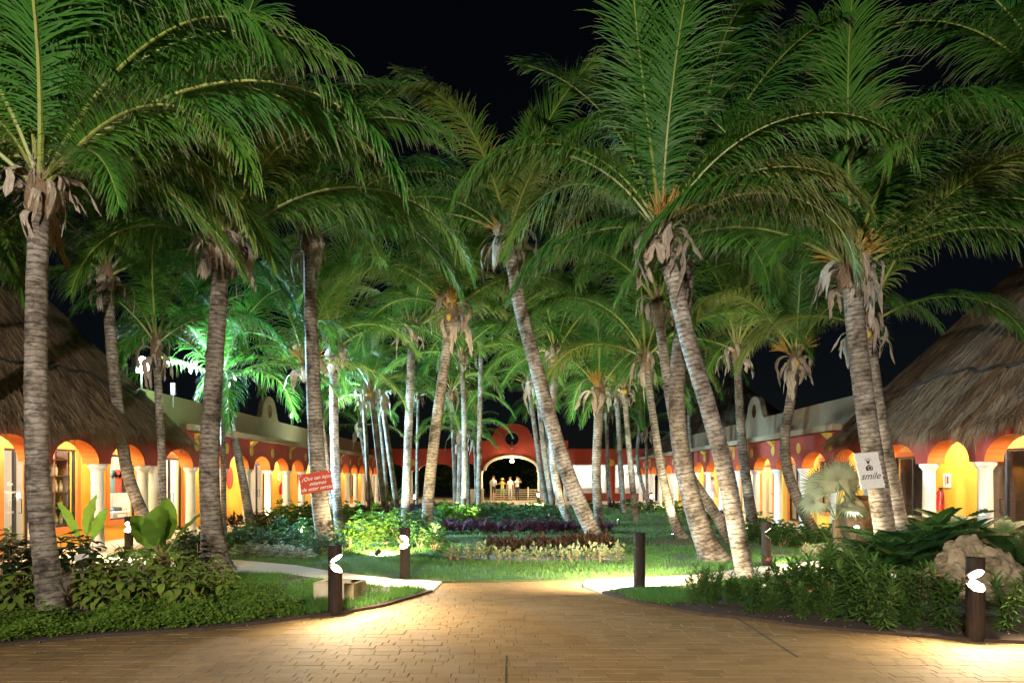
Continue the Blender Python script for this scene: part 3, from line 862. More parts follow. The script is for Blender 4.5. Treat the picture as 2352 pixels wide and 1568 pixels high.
# ------------------------------------------------------------------ thatched roofs
def palapa(cx, cy, a, bb, ex, z0, zap, label, nstr, seed, dens=1.0, top=0.985):
    rd = random.Random(seed)
    T = thing('thatched_roof', label, 'roof', (cx, cy, 0))
    def rim(th, s=1.0):
        c, s_ = math.cos(th), math.sin(th)
        r = (abs(c / a) ** ex + abs(s_ / bb) ** ex) ** (-1 / ex)
        return r * s
    def P(th, t, lift=0.0):
        # t 0 at eave, 1 at apex
        r = rim(th) * (1 - t)
        z = z0 + (zap - z0) * t
        return Vector((r * math.cos(th), r * math.sin(th), z + lift))
    n, k = 96, 14
    vs = []; fs = []
    for j in range(k + 1):
        t = j / k * top
        for i in range(n):
            th = 2 * math.pi * i / n
            vs.append(P(th, t, 0.04 * math.sin(th * 37 + j)))
    for j in range(k):
        for i in range(n):
            fs.append((j * n + i, j * n + (i + 1) % n, (j + 1) * n + (i + 1) % n, (j + 1) * n + i))
    nb = len(vs)
    for i in range(n):   # underside, so that the eave has thickness
        th = 2 * math.pi * i / n
        r = rim(th) * 0.86
        vs.append(Vector((r * math.cos(th), r * math.sin(th), z0 + 0.1)))
    for i in range(n):
        fs.append((i, nb + i, nb + (i + 1) % n, (i + 1) % n))
    obj('thatch_base', mesh('thatch_base', vs, fs, ['thatch'], attr={'tip': [0.2] * len(vs)}), T)
    b = MB()
    tc_ = math.atan2(-cy, -cx)
    for q in range(nstr):
        th = tc_ + rd.uniform(-1.9, 1.9)
        t = rd.random() ** 1.5 * 0.95
        L = rd.uniform(0.25, 0.6)
        p = P(th, t); d = (P(th + rd.uniform(-.05, .05), max(t - 0.06, -0.02)) - p).normalized()
        s = d.cross(Vector((0, 0, 1))).normalized()
        nrm = s.cross(d)
        if nrm.z < 0: nrm = -nrm
        w = rd.uniform(0.008, 0.018)
        c = rd.random()
        p0 = p + nrm * 0.02
        p1 = p + d * L + nrm * rd.uniform(0.02, 0.07) + s * rd.uniform(-.05, .05)
        b.add([p0 - s * w, p0 + s * w, p1], [(0, 1, 2)], tip=[c, c, min(1, c + 0.15)])
    for q in range(int(nstr * 0.4)):       # the hanging fringe
        th = tc_ + rd.uniform(-1.9, 1.9)
        p = P(th, rd.uniform(-0.01, 0.045)); out_ = Vector((math.cos(th), math.sin(th), 0))
        s = Vector((-math.sin(th), math.cos(th), 0))
        L = rd.uniform(0.3, 0.7) * (0.8 + 0.25 * math.sin(th * 23) + 0.15 * math.sin(th * 51 + 1))
        w = rd.uniform(0.006, 0.014); c = rd.random()
        d = (Vector((0, 0, -1)) + out_ * rd.uniform(-0.1, 0.55) + s * rd.uniform(-.25, .25)).normalized()
        p1 = p + d * L
        b.add([p - s * w, p + s * w, p1], [(0, 1, 2)], tip=[c, c, min(1, c + 0.2)])
    o = obj('thatch_straw', b.mesh('thatch_straw', ['thatch'], tip=True), T); o['kind'] = 'stuff'
    b = MB(); pts = []
    for i in range(181):
        th = 2 * math.pi * i / 180
        pts.append(P(th, 0.15 + 0.012 * math.sin(th * 9) + 0.006 * math.sin(th * 31), 0.09))
    b.tube(pts, [0.03 + 0.008 * math.sin(i * 1.7) for i in range(181)], 6)
    obj('seam_rope', b.mesh('seam_rope', ['rope']), T)
    return T
palapa(-14.4, 14.0, 5.8, 7.1, 4.0, 2.78, 10.0, 'dark conical thatched roof over the left corner shop', 42000, 1)
palapa(14.4, 14.0, 5.8, 7.5, 4.0, 2.78, 9.6, 'brown conical thatched roof over the right corner shop', 42000, 2)
palapa(14.8, 46.0, 5.6, 6.0, 3.0, 3.35, 8.6, 'small distant thatched roof at the far right corner', 4000, 3)

# ------------------------------------------------------------------ coconut palms
def frond_mesh(name, e0, droop, L, pairs, seed, segs=4, lw=0.017, grav=0.42, drift=0.0, lmax=1.12, stiff=0.0, mats=('palm_leaf', 'rib')):
    rd = random.Random(seed)
    wind = Vector((rd.uniform(-.1, .25), rd.choice((-1, 1)) * rd.uniform(.15, .55), -1))
    N = 18
    pts = [Vector((0, 0, 0))]; tans = []
    for i in range(N):
        s = (i + 0.5) / N
        e = R(e0 - droop * s ** 1.35)
        az = drift * s * s
        d = Vector((math.cos(e) * math.cos(az), math.cos(e) * math.sin(az), math.sin(e)))
        tans.append(d)
        pts.append(pts[-1] + d * (L / N))
    def pos(t):
        x = t * N; i = min(int(x), N - 1); return pts[i].lerp(pts[i + 1], x - i), tans[i]
    b = MB()
    # rachis: broad petiole thinning to the tip
    b.tube(pts, [0.034 * (1 - (i / N) ** 0.6) + 0.006 for i in range(N + 1)], 5, 1)
    up = Vector((0, 0, 1))
    for i in range(pairs):
        t = 0.11 + 0.89 * (i / (pairs - 1)) ** 0.95
        p, T = pos(min(t, 0.999))
        S = T.cross(up)
        if S.length < 0.12: S = Vector((0, -1, 0))
        S.normalize(); Nn = S.cross(T)
        prof = min(1.0, 0.45 + (t - 0.15) * 3.2) * (1.0 if t < 0.6 else 1 - 0.62 * ((t - 0.6) / 0.4) ** 1.3)
        for sd in (-1, 1):
            ll = lmax * prof * rd.uniform(0.7, 1.15) * L / 4.6
            ang = R(68 - 44 * t + rd.uniform(-12, 12))
            d = (T * math.cos(ang) + S * sd * math.sin(ang) + Nn * rd.uniform(0.05, 0.3)).normalized()
            w = lw * rd.uniform(0.8, 1.2)
            q = p.copy(); vs = []; tp = []
            gk = grav * rd.uniform(0.75, 1.25)
            for k in range(segs + 1):
                f = k / segs
                ww = (T - d * T.dot(d))
                if ww.length < 1e-3: ww = S.copy()
                ww = ww.normalized() * w * (1 - f) ** 0.6 * (0.6 + 1.2 * f if f < 0.35 else 1.0)
                if k < segs:
                    vs += [q - ww, q + ww]; tp += [f, f]
                else:
                    vs.append(q); tp.append(1.0)
                q = q + d * (ll / segs)
                d = (d + wind * gk * (0.35 + f) + S * rd.uniform(-.05, .05)).normalized()
            fs = [(2 * k, 2 * k + 1, 2 * k + 3, 2 * k + 2) for k in range(segs - 1)] + [(2 * segs - 2, 2 * segs - 1, 2 * segs)]
            b.add(vs, fs, 0, tip=tp)
    return b.mesh(name, list(mats), smooth=False, tip=True)

#            e0  droop  L   grav
STYLE = [(86, 16, 4.6, 0.2), (79, 56, 4.8, 0.36), (69, 92, 4.9, 0.55), (58, 118, 5.0, 0.68), (45, 112, 5.0, 0.72), (32, 98, 4.8, 0.6), (14, 80, 4.5, 0.65), (-12, 62, 4.0, 0.6), (50, 14, 4.4, 0.25)]
HI, LO = [], []
for i, (e0, dr, L, gr) in enumerate(STYLE):
    HI.append([frond_mesh('frond', e0, dr, L, 150, 10 * i + k, 5, 0.0155, gr, drift=(0.22 if k else -0.2)) for k in range(2)])
    LO.append([frond_mesh('frond_small', e0, dr, L, 80, 500 + 10 * i + k, 4, 0.022, gr * 1.15, drift=(0.3 if k else -0.25)) for k in range(2)])
HI_Y = frond_mesh('frond_yellow', 40, 125, 4.6, 150, 901, 5, 0.0155, 0.7, mats=('palm_leaf_yellow', 'rib'))

def sheath_mesh(seed, big=1.0):
    """a dead, torn leaf sheath hanging off the crown, ending in ragged tails"""
    rd = random.Random(seed * 3 + 1)
    b = MB(); n = 9
    L = rd.uniform(0.45, 1.0) * big; W = rd.uniform(0.03, 0.085) * big
    e = R(rd.uniform(-10, 60)); p = Vector((0, 0, 0)); rows = []
    tw = rd.uniform(-.5, .5)
    for i in range(n + 1):
        f = i / n
        w = W * (0.75 + 0.5 * math.sin(f * 2.6)) * rd.uniform(0.75, 1.2)
        d = Vector((math.cos(e), 0, math.sin(e))); nn = Vector((-math.sin(e), 0, math.cos(e)))
        sd = (Vector((0, 1, 0)) * math.cos(tw * f) + nn * math.sin(tw * f))
        rows.append([p + sd * w * k + nn * (-0.35 * abs(k) * w + rd.uniform(-.008, .008)) for k in (-1, -.35, .35, 1)])
        p = p + d * (L / n); e = max(R(-98), e - R(rd.uniform(14, 42) if i < 5 else rd.uniform(-8, 10)))
    cut = [rd.randint(5, n) for _ in range(3)]; cut[rd.randint(0, 2)] = n
    for j in range(3):
        for i in range(min(cut[j], n)):
            a_, b_, c_, d_ = rows[i][j], rows[i][j + 1], rows[i + 1][j + 1], rows[i + 1][j]
            if i == cut[j] - 1: b.add([a_, b_, (c_ + d_) / 2], [(0, 1, 2)])
            else: b.add([a_, b_, c_, d_], [(0, 1, 2, 3)])
    return b.mesh('dead_sheath', ['husk'])
SHEATH = [sheath_mesh(s) for s in range(14)]
def stub_mesh():
    """thick green petiole base fanning out of the crown"""
    b = MB(); b.tube([(0, 0, 0), (0.1, 0, 0.16), (0.17, 0, 0.4)], [0.075, 0.06, 0.035], 6)
    return b.mesh('petiole_base', ['rib'])
def flower_mesh(seed):
    rd = random.Random(seed); b = MB()
    for k in range(16):
        a = rd.uniform(-0.7, 0.7); e = rd.uniform(0.3, 1.3); L = rd.uniform(0.3, 0.5)
        p0 = Vector((0.12, 0, 0.12)); d = Vector((math.cos(e) * math.cos(a), math.cos(e) * math.sin(a), math.sin(e)))
        b.tube([p0, p0 + d * L * .5, p0 + d * L + Vector((0, 0, -0.06))], [0.012, 0.009, 0.004], 4)
    b.tube([(0, 0, 0), (0.12, 0, 0.12)], 0.025, 5)
    return b.mesh('flower_stalk', ['stalk'])
FLOWER = [flower_mesh(s) for s in range(3)]
def nut_mesh():
    b = MB(); b.lathe([(0.02, -0.13), (0.075, -0.08), (0.095, 0.0), (0.075, 0.07), (0.02, 0.11)], 10); return b.mesh('coconut', ['coconut'], smooth=True)
NUT = nut_mesh()
def skirt_mesh(seed):
    # loose fibres hanging and sticking out of the crown base
    rd = random.Random(seed); b = MB()
    for k in range(110):
        a = rd.uniform(0, 6.283); z = rd.uniform(-.3, .45); L = rd.uniform(.12, .5); w = rd.uniform(.003, .009)
        p = Vector((math.cos(a) * .125, math.sin(a) * .125, z)); o_ = Vector((math.cos(a), math.sin(a), 0)); t = Vector((-math.sin(a), math.cos(a), 0))
        d = (o_ * rd.uniform(.1, .9) + Vector((0, 0, rd.uniform(-1.1, .5))) + t * rd.uniform(-.5, .5)).normalized()
        m = p + d * L * .5; q = m + (d + Vector((0, 0, -.6))).normalized() * L * .5
        b.add([p - t * w, p + t * w, m + t * w * .7, m - t * w * .7, q], [(0, 1, 2, 3), (3, 2, 4)])
    return b.mesh('fibre_skirt', ['husk'])
SKIRT = [skirt_mesh(i) for i in range(4)]
def shaft_mesh():
    b = MB(); b.lathe([(0.9, -0.25), (1.12, -0.12), (1.18, 0.02), (1.02, 0.2), (0.8, 0.42), (0.45, 0.62), (0.12, 0.75)], 12); return b.mesh('crown_shaft', ['fibre'], smooth=True)
SHAFT = shaft_mesh()

def spline(pts, step):
    P = [Vector(p) for p in pts]
    P = [P[0] * 2 - P[1]] + P + [P[-1] * 2 - P[-2]]
    out = []
    for i in range(1, len(P) - 2):
        L = (P[i + 1] - P[i]).length; n = max(2, int(L / step))
        for k in range(n):
            t = k / n; a, b, c, d = P[i - 1], P[i], P[i + 1], P[i + 2]
            out.append(0.5 * ((2 * b) + (c - a) * t + (2 * a - 5 * b + 4 * c - d) * t * t + (3 * b - a - 3 * c + d) * t ** 3))
    out.append(P[-2])
    return out
def trunk_mesh(pts, r0, r1, flare, near, seed):
    rd = random.Random(seed)
    sp = spline(pts, 0.03 if near else 0.07)
    n = 16 if near else 10
    tot = sum((sp[i + 1] - sp[i]).length for i in range(len(sp) - 1))
    vs = []; fs = []; ln = []; l = 0
    ph = rd.uniform(0, 6)
    for i, p in enumerate(sp):
        if i: l += (p - sp[i - 1]).length
        f = l / tot
        t = (sp[min(i + 1, len(sp) - 1)] - sp[max(i - 1, 0)]).normalized()
        s = t.cross(Vector((0, 1, 0))).normalized(); u = s.cross(t)
        r = r0 + (r1 - r0) * min(1, f * 1.1) + flare * math.exp(-l / 0.28)
        saw = (l / 0.085) % 1.0
        for k in range(n):
            a = 2 * math.pi * k / n
            rr_ = r * (1 + (0.055 * (1 - saw) if near else 0) + 0.025 * math.sin(3 * a + ph + l * 1.3) + 0.012 * math.sin(7 * a + l * 9))
            vs.append(p + (s * math.cos(a) + u * math.sin(a)) * rr_); ln.append(l)
    m = len(sp)
    for i in range(m - 1):
        for k in range(n):
            fs.append((i * n + k, i * n + (k + 1) % n, (i + 1) * n + (k + 1) % n, (i + 1) * n + k))
    fs.append(tuple(range(n - 1, -1, -1))); fs.append(tuple((m - 1) * n + k for k in range(n)))
    return mesh('trunk', vs, fs, ['trunk'], smooth=True, attr={'len': ln}), sp[-1], (sp[-1] - sp[-2]).normalized()

def palm(d, pl, w0, w1, label, n=20, fs=1.0, near=False, flare=0.0, extra=(), avoid=(), flowers=0, nuts=0, seed=0, up=0.35, sheaths=8, group='coconut palms of the garden', yellow=()):
    rd = random.Random(seed * 7 + 13)
    base = at(pl[0][0], 0, d); base.z = 0.0
    pts = [Vector((base.x, d, -0.05))]
    rest_ = [p for p in pl[1:] if p[1] < PY + CH * F / d - 8]
    dy = rd.uniform(-0.25, 0.25)
    for i, p in enumerate(rest_):
        q = at(p[0], p[1], d); q.y += dy * (i + 1) / len(rest_)
        pts.append(q)
    T = thing('coconut_palm', label, 'palm tree', base, group)
    loc = [p - base for p in pts]
    r0, r1 = w0 * d / F / 2 * 0.88, w1 * d / F / 2 * 0.88
    me, top, tdir = trunk_mesh(loc, r0, r1, flare, near, seed)
    obj('trunk', me, T)
    tilt = Vector((0, 0, 1)).rotation_difference((tdir + Vector((0, 0, 1.2))).normalized())
    top = top + tdir * 0.12
    obj('crown_shaft', SHAFT, T, top - tdir * 0.1, tilt.to_euler(), (r1 * 1.35, r1 * 1.35, 0.8))
    sk = obj('fibre_skirt', SKIRT[seed % 4], T, top, (0, 0, rd.uniform(0, 6.28)), (r1 / .115, r1 / .115, .6 + .4 * r1 / .115)); sk['kind'] = 'stuff'
    lib = HI if near else LO
    def put(az, st, sc, lift=0.1):
        a = R(az)
        st = int(st)
        p = top + Vector((math.cos(a) * r1 * .5, math.sin(a) * r1 * .5, lift))
        o = obj('frond', lib[st][rd.randint(0, 1)], T, p, (rd.uniform(-.12, .12), rd.uniform(-.05, .05), a), sc)
    for e in extra: put(*e)
    g0 = rd.uniform(0, 360)
    n = int(n * (0.62 if near else 0.85))
    for i in range(n):
        f = (i + 0.5) / n
        az = (g0 + i * 137.5 + rd.uniform(-12, 12)) % 360
        if any(abs((az - a + 180) % 360 - 180) < w for a, w in avoid): continue
        st = min(7 if not near else 6, max(0.3, 0.7 + f ** 0.95 * (5.0 if near else 5.9) + rd.uniform(-.6, .6)))
        if near and st >= 3.4 and abs((az - 270 + 180) % 360 - 180) < 50: st = rd.uniform(1.5, 3.2)
        put(az, st, fs * rd.uniform(0.82, 1.08) * (0.85 if st < 1 else 1.0), 0.3 * (1 - f))
    for az in yellow:
        obj('frond', HI_Y, T, top, (0, 0, R(az)), fs)
    for k in range(int(sheaths * 1.9)):
        a = k * 2.4 + rd.uniform(-.5, .5)
        s = rd.uniform(0.85, 1.75) * (0.5 + 0.5 * r1 / 0.13)
        obj('dead_sheath', SHEATH[rd.randint(0, 13)], T, top + Vector((math.cos(a) * r1 * .8, math.sin(a) * r1 * .8, rd.uniform(-.35, .3))), (rd.uniform(-.3, .3), rd.uniform(-.35, .35), a), s)
    for k in range(flowers):
        a = rd.uniform(0, 6.28) if flowers > 2 else (3.3 if k == 0 else -0.3) - 0.4
        obj('flower_stalk', FLOWER[rd.randint(0, 2)], T, top + Vector((math.cos(a) * r1 * .6, math.sin(a) * r1 * .6, 0.05)), (0, 0, a), 1.25)
    for k in range(nuts):
        a = -1.57 + (k - nuts / 2) * 0.7
        obj('coconut', NUT, T, top + Vector((math.cos(a) * r1 * 1.5, math.sin(a) * r1 * 1.5, -0.15)), None, 0.9)
    return T

PALMS = [
 dict(d=8.6, pl=[(120, 1402), (85, 1150), (70, 900), (66, 600), (68, 445)], w0=58, w1=48, label='thick pale palm trunk at the left edge, its crown cut by the frame', n=17, near=True, flare=0.05, seed=1,
      extra=[(-6, 4, 1.12), (-38, 6, 0.62), (85, 0, 1.0), (-22, 3, 0.95), (12, 2, 1.0), (225, 6, 0.6)], sheaths=9),
 dict(d=12.2, pl=[(494, 1311), (480, 1100), (487, 900), (498, 700), (505, 590)], w0=52, w1=40, label='straight palm with swollen dark base rising from the left shrub bed', n=20, near=True, flare=0.22, seed=2,
      extra=[(8, 2, 1.1), (25, 1, 1.05), (-5, 4, 1.05), (170, 3, 1.0)], sheaths=10),
 dict(d=16, pl=[(755, 1262), (738, 1170), (728, 1050), (720, 900), (714, 720), (710, 560)], w0=46, w1=30, label='palm carrying the red hanging sign on its trunk', n=20, near=True, flare=0.08, seed=3, extra=[(5, 3, 1.1), (-8, 4, 1.1), (175, 4, 0.9)], fs=0.9, sheaths=8),
 dict(d=15.6, pl=[(352, 1265), (335, 1195), (296, 1090), (270, 920), (255, 740), (250, 650)], w0=30, w1=26, label='slender palm curving left in front of the thatched left roof', n=18, near=True, flare=0.04, seed=4, sheaths=7),
 dict(d=16.3, pl=[(372, 1258), (372, 1100), (366, 950), (358, 805)], w0=20, w1=18, label='slim straight palm beside the bright floodlight', n=14, fs=0.85, near=True, seed=5, sheaths=8),
 dict(d=22, pl=[(578, 1217), (562, 1120), (540, 1000), (515, 880), (478, 790), (463, 760)], w0=24, w1=16, label='white-lit palm leaning left behind the swollen trunk', n=16, fs=0.9, seed=6),
 dict(d=21, pl=[(778, 1223), (770, 1100), (764, 950), (762, 815)], w0=26, w1=20, label='blue-lit palm just right of the red hanging sign', n=18, near=True, flare=0.05, seed=7, flowers=3, sheaths=9),
 dict(d=20, pl=[(760, 1229), (745, 1050), (727, 930), (702, 850)], w0=22, w1=18, label='palm whose dry crown peers out left of the sign palm', n=13, fs=0.8, seed=8, flowers=3, sheaths=9),
 dict(d=33, pl=[(848, 1178), (843, 1050), (838, 960), (835, 915)], w0=11, w1=10, label='thinnest white-lit palm of the far left trio', n=15, seed=9, fs=0.9),
 dict(d=30, pl=[(884, 1186), (873, 1080), (861, 970), (853, 905)], w0=16, w1=15, label='dark middle palm of the far left trio', n=16, seed=10, fs=0.9, nuts=2),
 dict(d=34, pl=[(914, 1176), (903, 1100), (887, 980), (878, 915)], w0=15, w1=13, label='blue-lit leaning palm, rightmost of the far left trio', n=15, seed=11, fs=0.9),
 dict(d=37, pl=[(890, 1172), (884, 1080), (872, 950), (868, 900)], w0=9, w1=9, label='thin brown palm behind the far left trio', n=13, seed=12, fs=0.85),
 dict(d=23, pl=[(930, 1212), (933, 1100), (940, 900), (944, 765)], w0=22, w1=20, label='straight brown palm left of the pale leaning one', n=20, seed=13, near=True, flowers=0, sheaths=8),
 dict(d=19, pl=[(980, 1236), (985, 1130), (1000, 980), (1020, 840), (1036, 725)], w0=30, w1=25, label='pale palm leaning right, spotlit from below, with yellow flower stalks', n=20, seed=14, near=True, flowers=3, nuts=1, sheaths=10, flare=0.03, extra=[(20, 1, 1.0), (5, 4, 0.95)]),
 dict(d=36, pl=[(957, 1172), (958, 1050), (960, 915)], w0=9, w1=8, label='thin pale far palm between the two brown trunks', n=14, seed=15, fs=0.85),
 dict(d=30, pl=[(1047, 1186), (1043, 1050), (1036, 910)], w0=13, w1=11, label='slim palm left of the dark pair near the gatehouse', n=15, seed=16, fs=0.85, nuts=2),
 dict(d=25, pl=[(1062, 1203), (1066, 1100), (1066, 950), (1061, 825)], w0=14, w1=13, label='dark slim palm in front of the gatehouse left gable', n=16, seed=17, fs=0.95),
 dict(d=30, pl=[(1053, 1180), (1056, 1090), (1057, 1010)], w0=14, w1=11, label='short palm with glowing lower trunk among bright shrubs', n=12, seed=18, fs=0.5),
 dict(d=37, pl=[(1094, 1172), (1093, 1080), (1090, 1005)], w0=9, w1=8, label='small thin palm left of the central far arch', n=11, seed=19, fs=0.42),
 dict(d=39, pl=[(1078, 1168), (1075, 1080), (1072, 1000)], w0=8, w1=7, label='thin dark palm behind the short glowing one', n=10, seed=20, fs=0.45),
 dict(d=16.2, pl=[(1385, 1260), (1340, 1175), (1300, 1080), (1262, 960), (1225, 820), (1190, 690), (1170, 570)], w0=42, w1=32, label='long palm leaning left across the middle of the garden', n=20, seed=21, near=True, flowers=4, sheaths=12, extra=[(180, 5, 0.85), (100, 1, 0.85), (160, 3, 0.85)], fs=0.85),
 dict(d=24, pl=[(1314, 1208), (1288, 1150), (1273, 1080), (1268, 1000), (1270, 900), (1275, 825)], w0=22, w1=17, label='curved palm with white spotlit ringed lower trunk', n=17, seed=22, near=True, nuts=2),
 dict(d=33, pl=[(1262, 1178), (1245, 1100), (1228, 980), (1214, 885)], w0=13, w1=12, label='leftmost dark palm of the trio right of the far arch', n=16, seed=23, fs=0.95),
 dict(d=30, pl=[(1276, 1186), (1264, 1130), (1250, 1040), (1238, 930), (1229, 880)], w0=15, w1=13, label='middle dark palm of the trio right of the far arch', n=14, seed=24, fs=0.9),
 dict(d=37, pl=[(1270, 1172), (1262, 1050), (1252, 930)], w0=11, w1=10, label='rearmost thin palm right of the far arch', n=14, seed=25, fs=0.9, nuts=1),
 dict(d=24, pl=[(1376, 1208), (1370, 1100), (1373, 1000), (1376, 905)], w0=24, w1=22, label='grey straight palm in front of the far shop window', n=18, seed=26, near=True, flowers=3, sheaths=9, extra=[(150, 3, 1.0), (175, 2, 1.1), (100, 0, .9)]),
 dict(d=38, pl=[(1400, 1168), (1396, 1050), (1393, 950)], w0=11, w1=10, label='thin dark palm between the two far shop windows', n=13, seed=27, fs=0.85),
 dict(d=33, pl=[(1433, 1178), (1426, 1080), (1420, 960), (1416, 905)], w0=15, w1=13, label='dark palm on the lawn left of the leaning far pair', n=14, seed=28, fs=0.85),
 dict(d=27, pl=[(1460, 1196), (1452, 1100), (1442, 980), (1436, 895)], w0=17, w1=14, label='palm with yellow nuts standing free on the right lawn', n=16, seed=29, near=False, nuts=2, flowers=3, fs=0.9),
 dict(d=38, pl=[(1493, 1168), (1480, 1130), (1464, 1060), (1468, 980), (1474, 900)], w0=9, w1=9, label='thin dark palm bent like a knee before the right shop window', n=13, seed=30, fs=0.85),
 dict(d=42, pl=[(1489, 1160), (1486, 1080), (1484, 1000)], w0=8, w1=7, label='small distant palm with dry crown at the gatehouse right end', n=12, seed=31, fs=0.7),
 dict(d=18.8, pl=[(1570, 1238), (1548, 1195), (1520, 1080), (1500, 950), (1485, 835)], w0=24, w1=17, label='spotlit slender palm leaning left on the right lawn', n=16, seed=32, near=True, flare=0.06, sheaths=8, extra=[(175, 3, 1.0), (150, 2, 1.0)]),
 dict(d=13.6, pl=[(1642, 1290), (1605, 1200), (1575, 1080), (1560, 960), (1562, 830), (1578, 690), (1592, 540)], w0=54, w1=32, label='stout palm with broad elephant-foot base on the right lawn', n=18, seed=33, near=True, flare=0.16, sheaths=6),
 dict(d=11.8, pl=[(1712, 1319), (1692, 1220), (1665, 1080), (1625, 930), (1582, 790), (1550, 660), (1522, 560)], w0=46, w1=40, label='pale grey palm leaning left out of the oleander bed', n=12, fs=0.88, seed=34, near=True, flowers=4, sheaths=12,
      extra=[(182, 3, 0.85), (170, 1, 0.85), (4, 1, 1.05), (15, 2, 1.0), (-15, 4, 0.75), (140, 3, 0.9), (70, 0, 0.9)], yellow=(-8,)),
 dict(d=17.5, pl=[(1685, 1248), (1640, 1175), (1580, 1080), (1548, 960), (1528, 830), (1513, 710)], w0=28, w1=24, label='dark palm hidden behind the stout elephant-foot trunk', n=16, seed=35, near=True, sheaths=11, nuts=1),
 dict(d=19, pl=[(1738, 1236), (1722, 1150), (1706, 1000), (1697, 815)], w0=28, w1=19, label='upright dark palm in front of the right arcade', n=17, seed=36, near=True, flare=0.1, sheaths=9),
 dict(d=18, pl=[(1888, 1243), (1850, 1180), (1815, 1090), (1808, 1000), (1822, 920), (1836, 830)], w0=28, w1=23, label='palm with S-curved trunk before the right arcade', n=16, seed=37, near=True, flowers=3, nuts=1, sheaths=9, fs=0.9),
 dict(d=12.5, pl=[(2045, 1307), (2020, 1140), (1990, 960), (1968, 800), (1952, 640)], w0=52, w1=46, label='thick right palm with the tall upright frond', n=13, seed=38, near=True, flowers=5, sheaths=13,
      extra=[(92, 0, 1.22), (178, 8, 1.05), (2, 8, 1.05), (185, 5, 1.0), (-4, 4, 1.05), (-18, 5, 1.0), (14, 3, 1.05), (165, 3, 1.0), (70, 0, 1.05), (120, 1, 1.0), (150, 2, 1.0)]),
 dict(d=13.3, pl=[(2085, 1296), (2052, 1130), (2022, 980), (2003, 850), (1992, 765)], w0=40, w1=36, label='twin palm trunk just behind the thick right one', n=12, seed=39, near=True, sheaths=8, nuts=1, fs=0.8),
 dict(d=11.5, pl=[(2520, 1330), (2500, 1000), (2490, 700), (2485, 420)], w0=50, w1=42, label='palm standing off the right edge, only its fronds in view', n=18, seed=40, near=True, extra=[(175, 4, 1.0), (185, 2, 1.0), (195, 5, 1.0), (170, 3, 0.9)]),
 dict(d=19.4, pl=[(515, 1233), (512, 1050), (507, 890)], w0=14, w1=13, label='thin palm half hidden behind the swollen left trunk', n=15, seed=41, fs=0.9),
 dict(d=34, pl=[(1592, 1176), (1588, 1050), (1584, 950), (1588, 880)], w0=12, w1=11, label='thin far palm glimpsed right of the stout trunk', n=14, seed=42, fs=0.85),
 dict(d=37, pl=[(858, 1172), (848, 1110), (834, 1020), (828, 985)], w0=13, w1=9, label='small far palm with dry husks at the left wing end', n=12, seed=43, fs=0.7, nuts=2),
 dict(d=10, pl=[(-140, 1358), (-120, 900), (-105, 420)], w0=34, w1=28, label='palm standing off the left edge, only its fronds in view', n=18, seed=44, near=True, extra=[(5, 5, 1.0), (-5, 4, 1.0), (10, 6, 1.0)]),
 dict(d=27, pl=[(1098, 1196), (1100, 1050), (1103, 900), (1106, 700), (1108, 520)], w0=12, w1=11, label='tall dim palm behind the middle of the garden', n=13, seed=45, near=True, fs=0.8),
]
for p in PALMS: palm(**p)
# ------------------------------------------------------------------ floodlights and the lamp post of the plaza
def floodlight(loc, label, watts, aim, ph, lens=0.22, spot=150):
    T = thing('floodlight', label, 'floodlight', loc)
    d = Vector(aim).normalized()
    q = Vector((0, -1, 0)).rotation_difference(d)
    b = MB(); b.bbox(-lens, lens, 0.0, 0.14, -lens * .75, lens * .75, 0.03)
    h = obj('lamp_housing', b.mesh('lamp_housing', ['dark_metal']), T); h.rotation_euler = q.to_euler()
    b = MB(); b.lathe([(lens * .8, 0.001), (lens * .76, lens * .3), (lens * .55, lens * .58), (lens * .25, lens * .74), (.01, lens * .78)], 18, axis=(0, -1, 0))
    g = obj('lens', b.mesh('lens', ['lens_cool'], smooth=True), T); g.rotation_euler = q.to_euler()
    b = MB(); b.lathe([(0.03, -ph), (0.03, -0.18)], 8); obj('pole', b.mesh('pole', ['metal']), T)
    lamp('flood_light', 'SPOT', tuple(d * (lens * .8 + .05)), watts, (0.42, 0.78, 1.0), T, 0.12, direction=d, spot=spot)
    return T
floodlight((-10.72, 19.75, 4.95), 'dazzling cool floodlight on a short pole above the left parapet end', W_FLOOD, (1, 0.08, -0.12), 0.72, lens=0.3, spot=112)
floodlight((-10.72, 33.2, 4.75), 'smaller distant floodlight on the left parapet beyond the gable', W_FLOOD2, (0.9, -0.2, -0.1), 0.5, lens=0.12)
PT = thing('plaza_lamp_post', 'tall lamp post at the edge of the plaza behind the viewer', 'lamp post', (-2.6, -7.0, 0))
b = MB(); b.lathe([(0.12, 0), (0.12, 0.3), (0.06, 0.35), (0.05, 4.6)], 12); obj('pole', b.mesh('lamp_pole', ['dark_metal']), PT)
b = MB(); b.bbox(-.25, .25, -.1, .1, 4.62, 4.8, .03); obj('lamp_head', b.mesh('lamp_head', ['dark_metal']), PT)
lamp('plaza_light', 'SPOT', (0, 0.15, 4.7), W_PLAZA, (1.0, 0.93, 0.83), PT, 0.12, direction=(0.28, 1, 0.42), spot=122)
for (px, py, d, lab) in ((287, 848, 20.5, 'white box antenna left of the floodlight'), (398, 893, 20.8, 'white box antenna right of the floodlight')):
    p = at(px, py, d)
    t_ = thing('antenna', lab, 'antenna', (p.x, p.y, p.z))
    b = MB(); b.bbox(-.06, .06, -.04, .04, -.18, .18, .01); obj('panel', b.mesh('antenna_panel', ['metal']), t_)
    b = MB(); b.lathe([(.018, -.55 if px > 300 else -1.0), (.018, -.181)], 6); obj('mast', b.mesh('mast', ['metal']), t_)

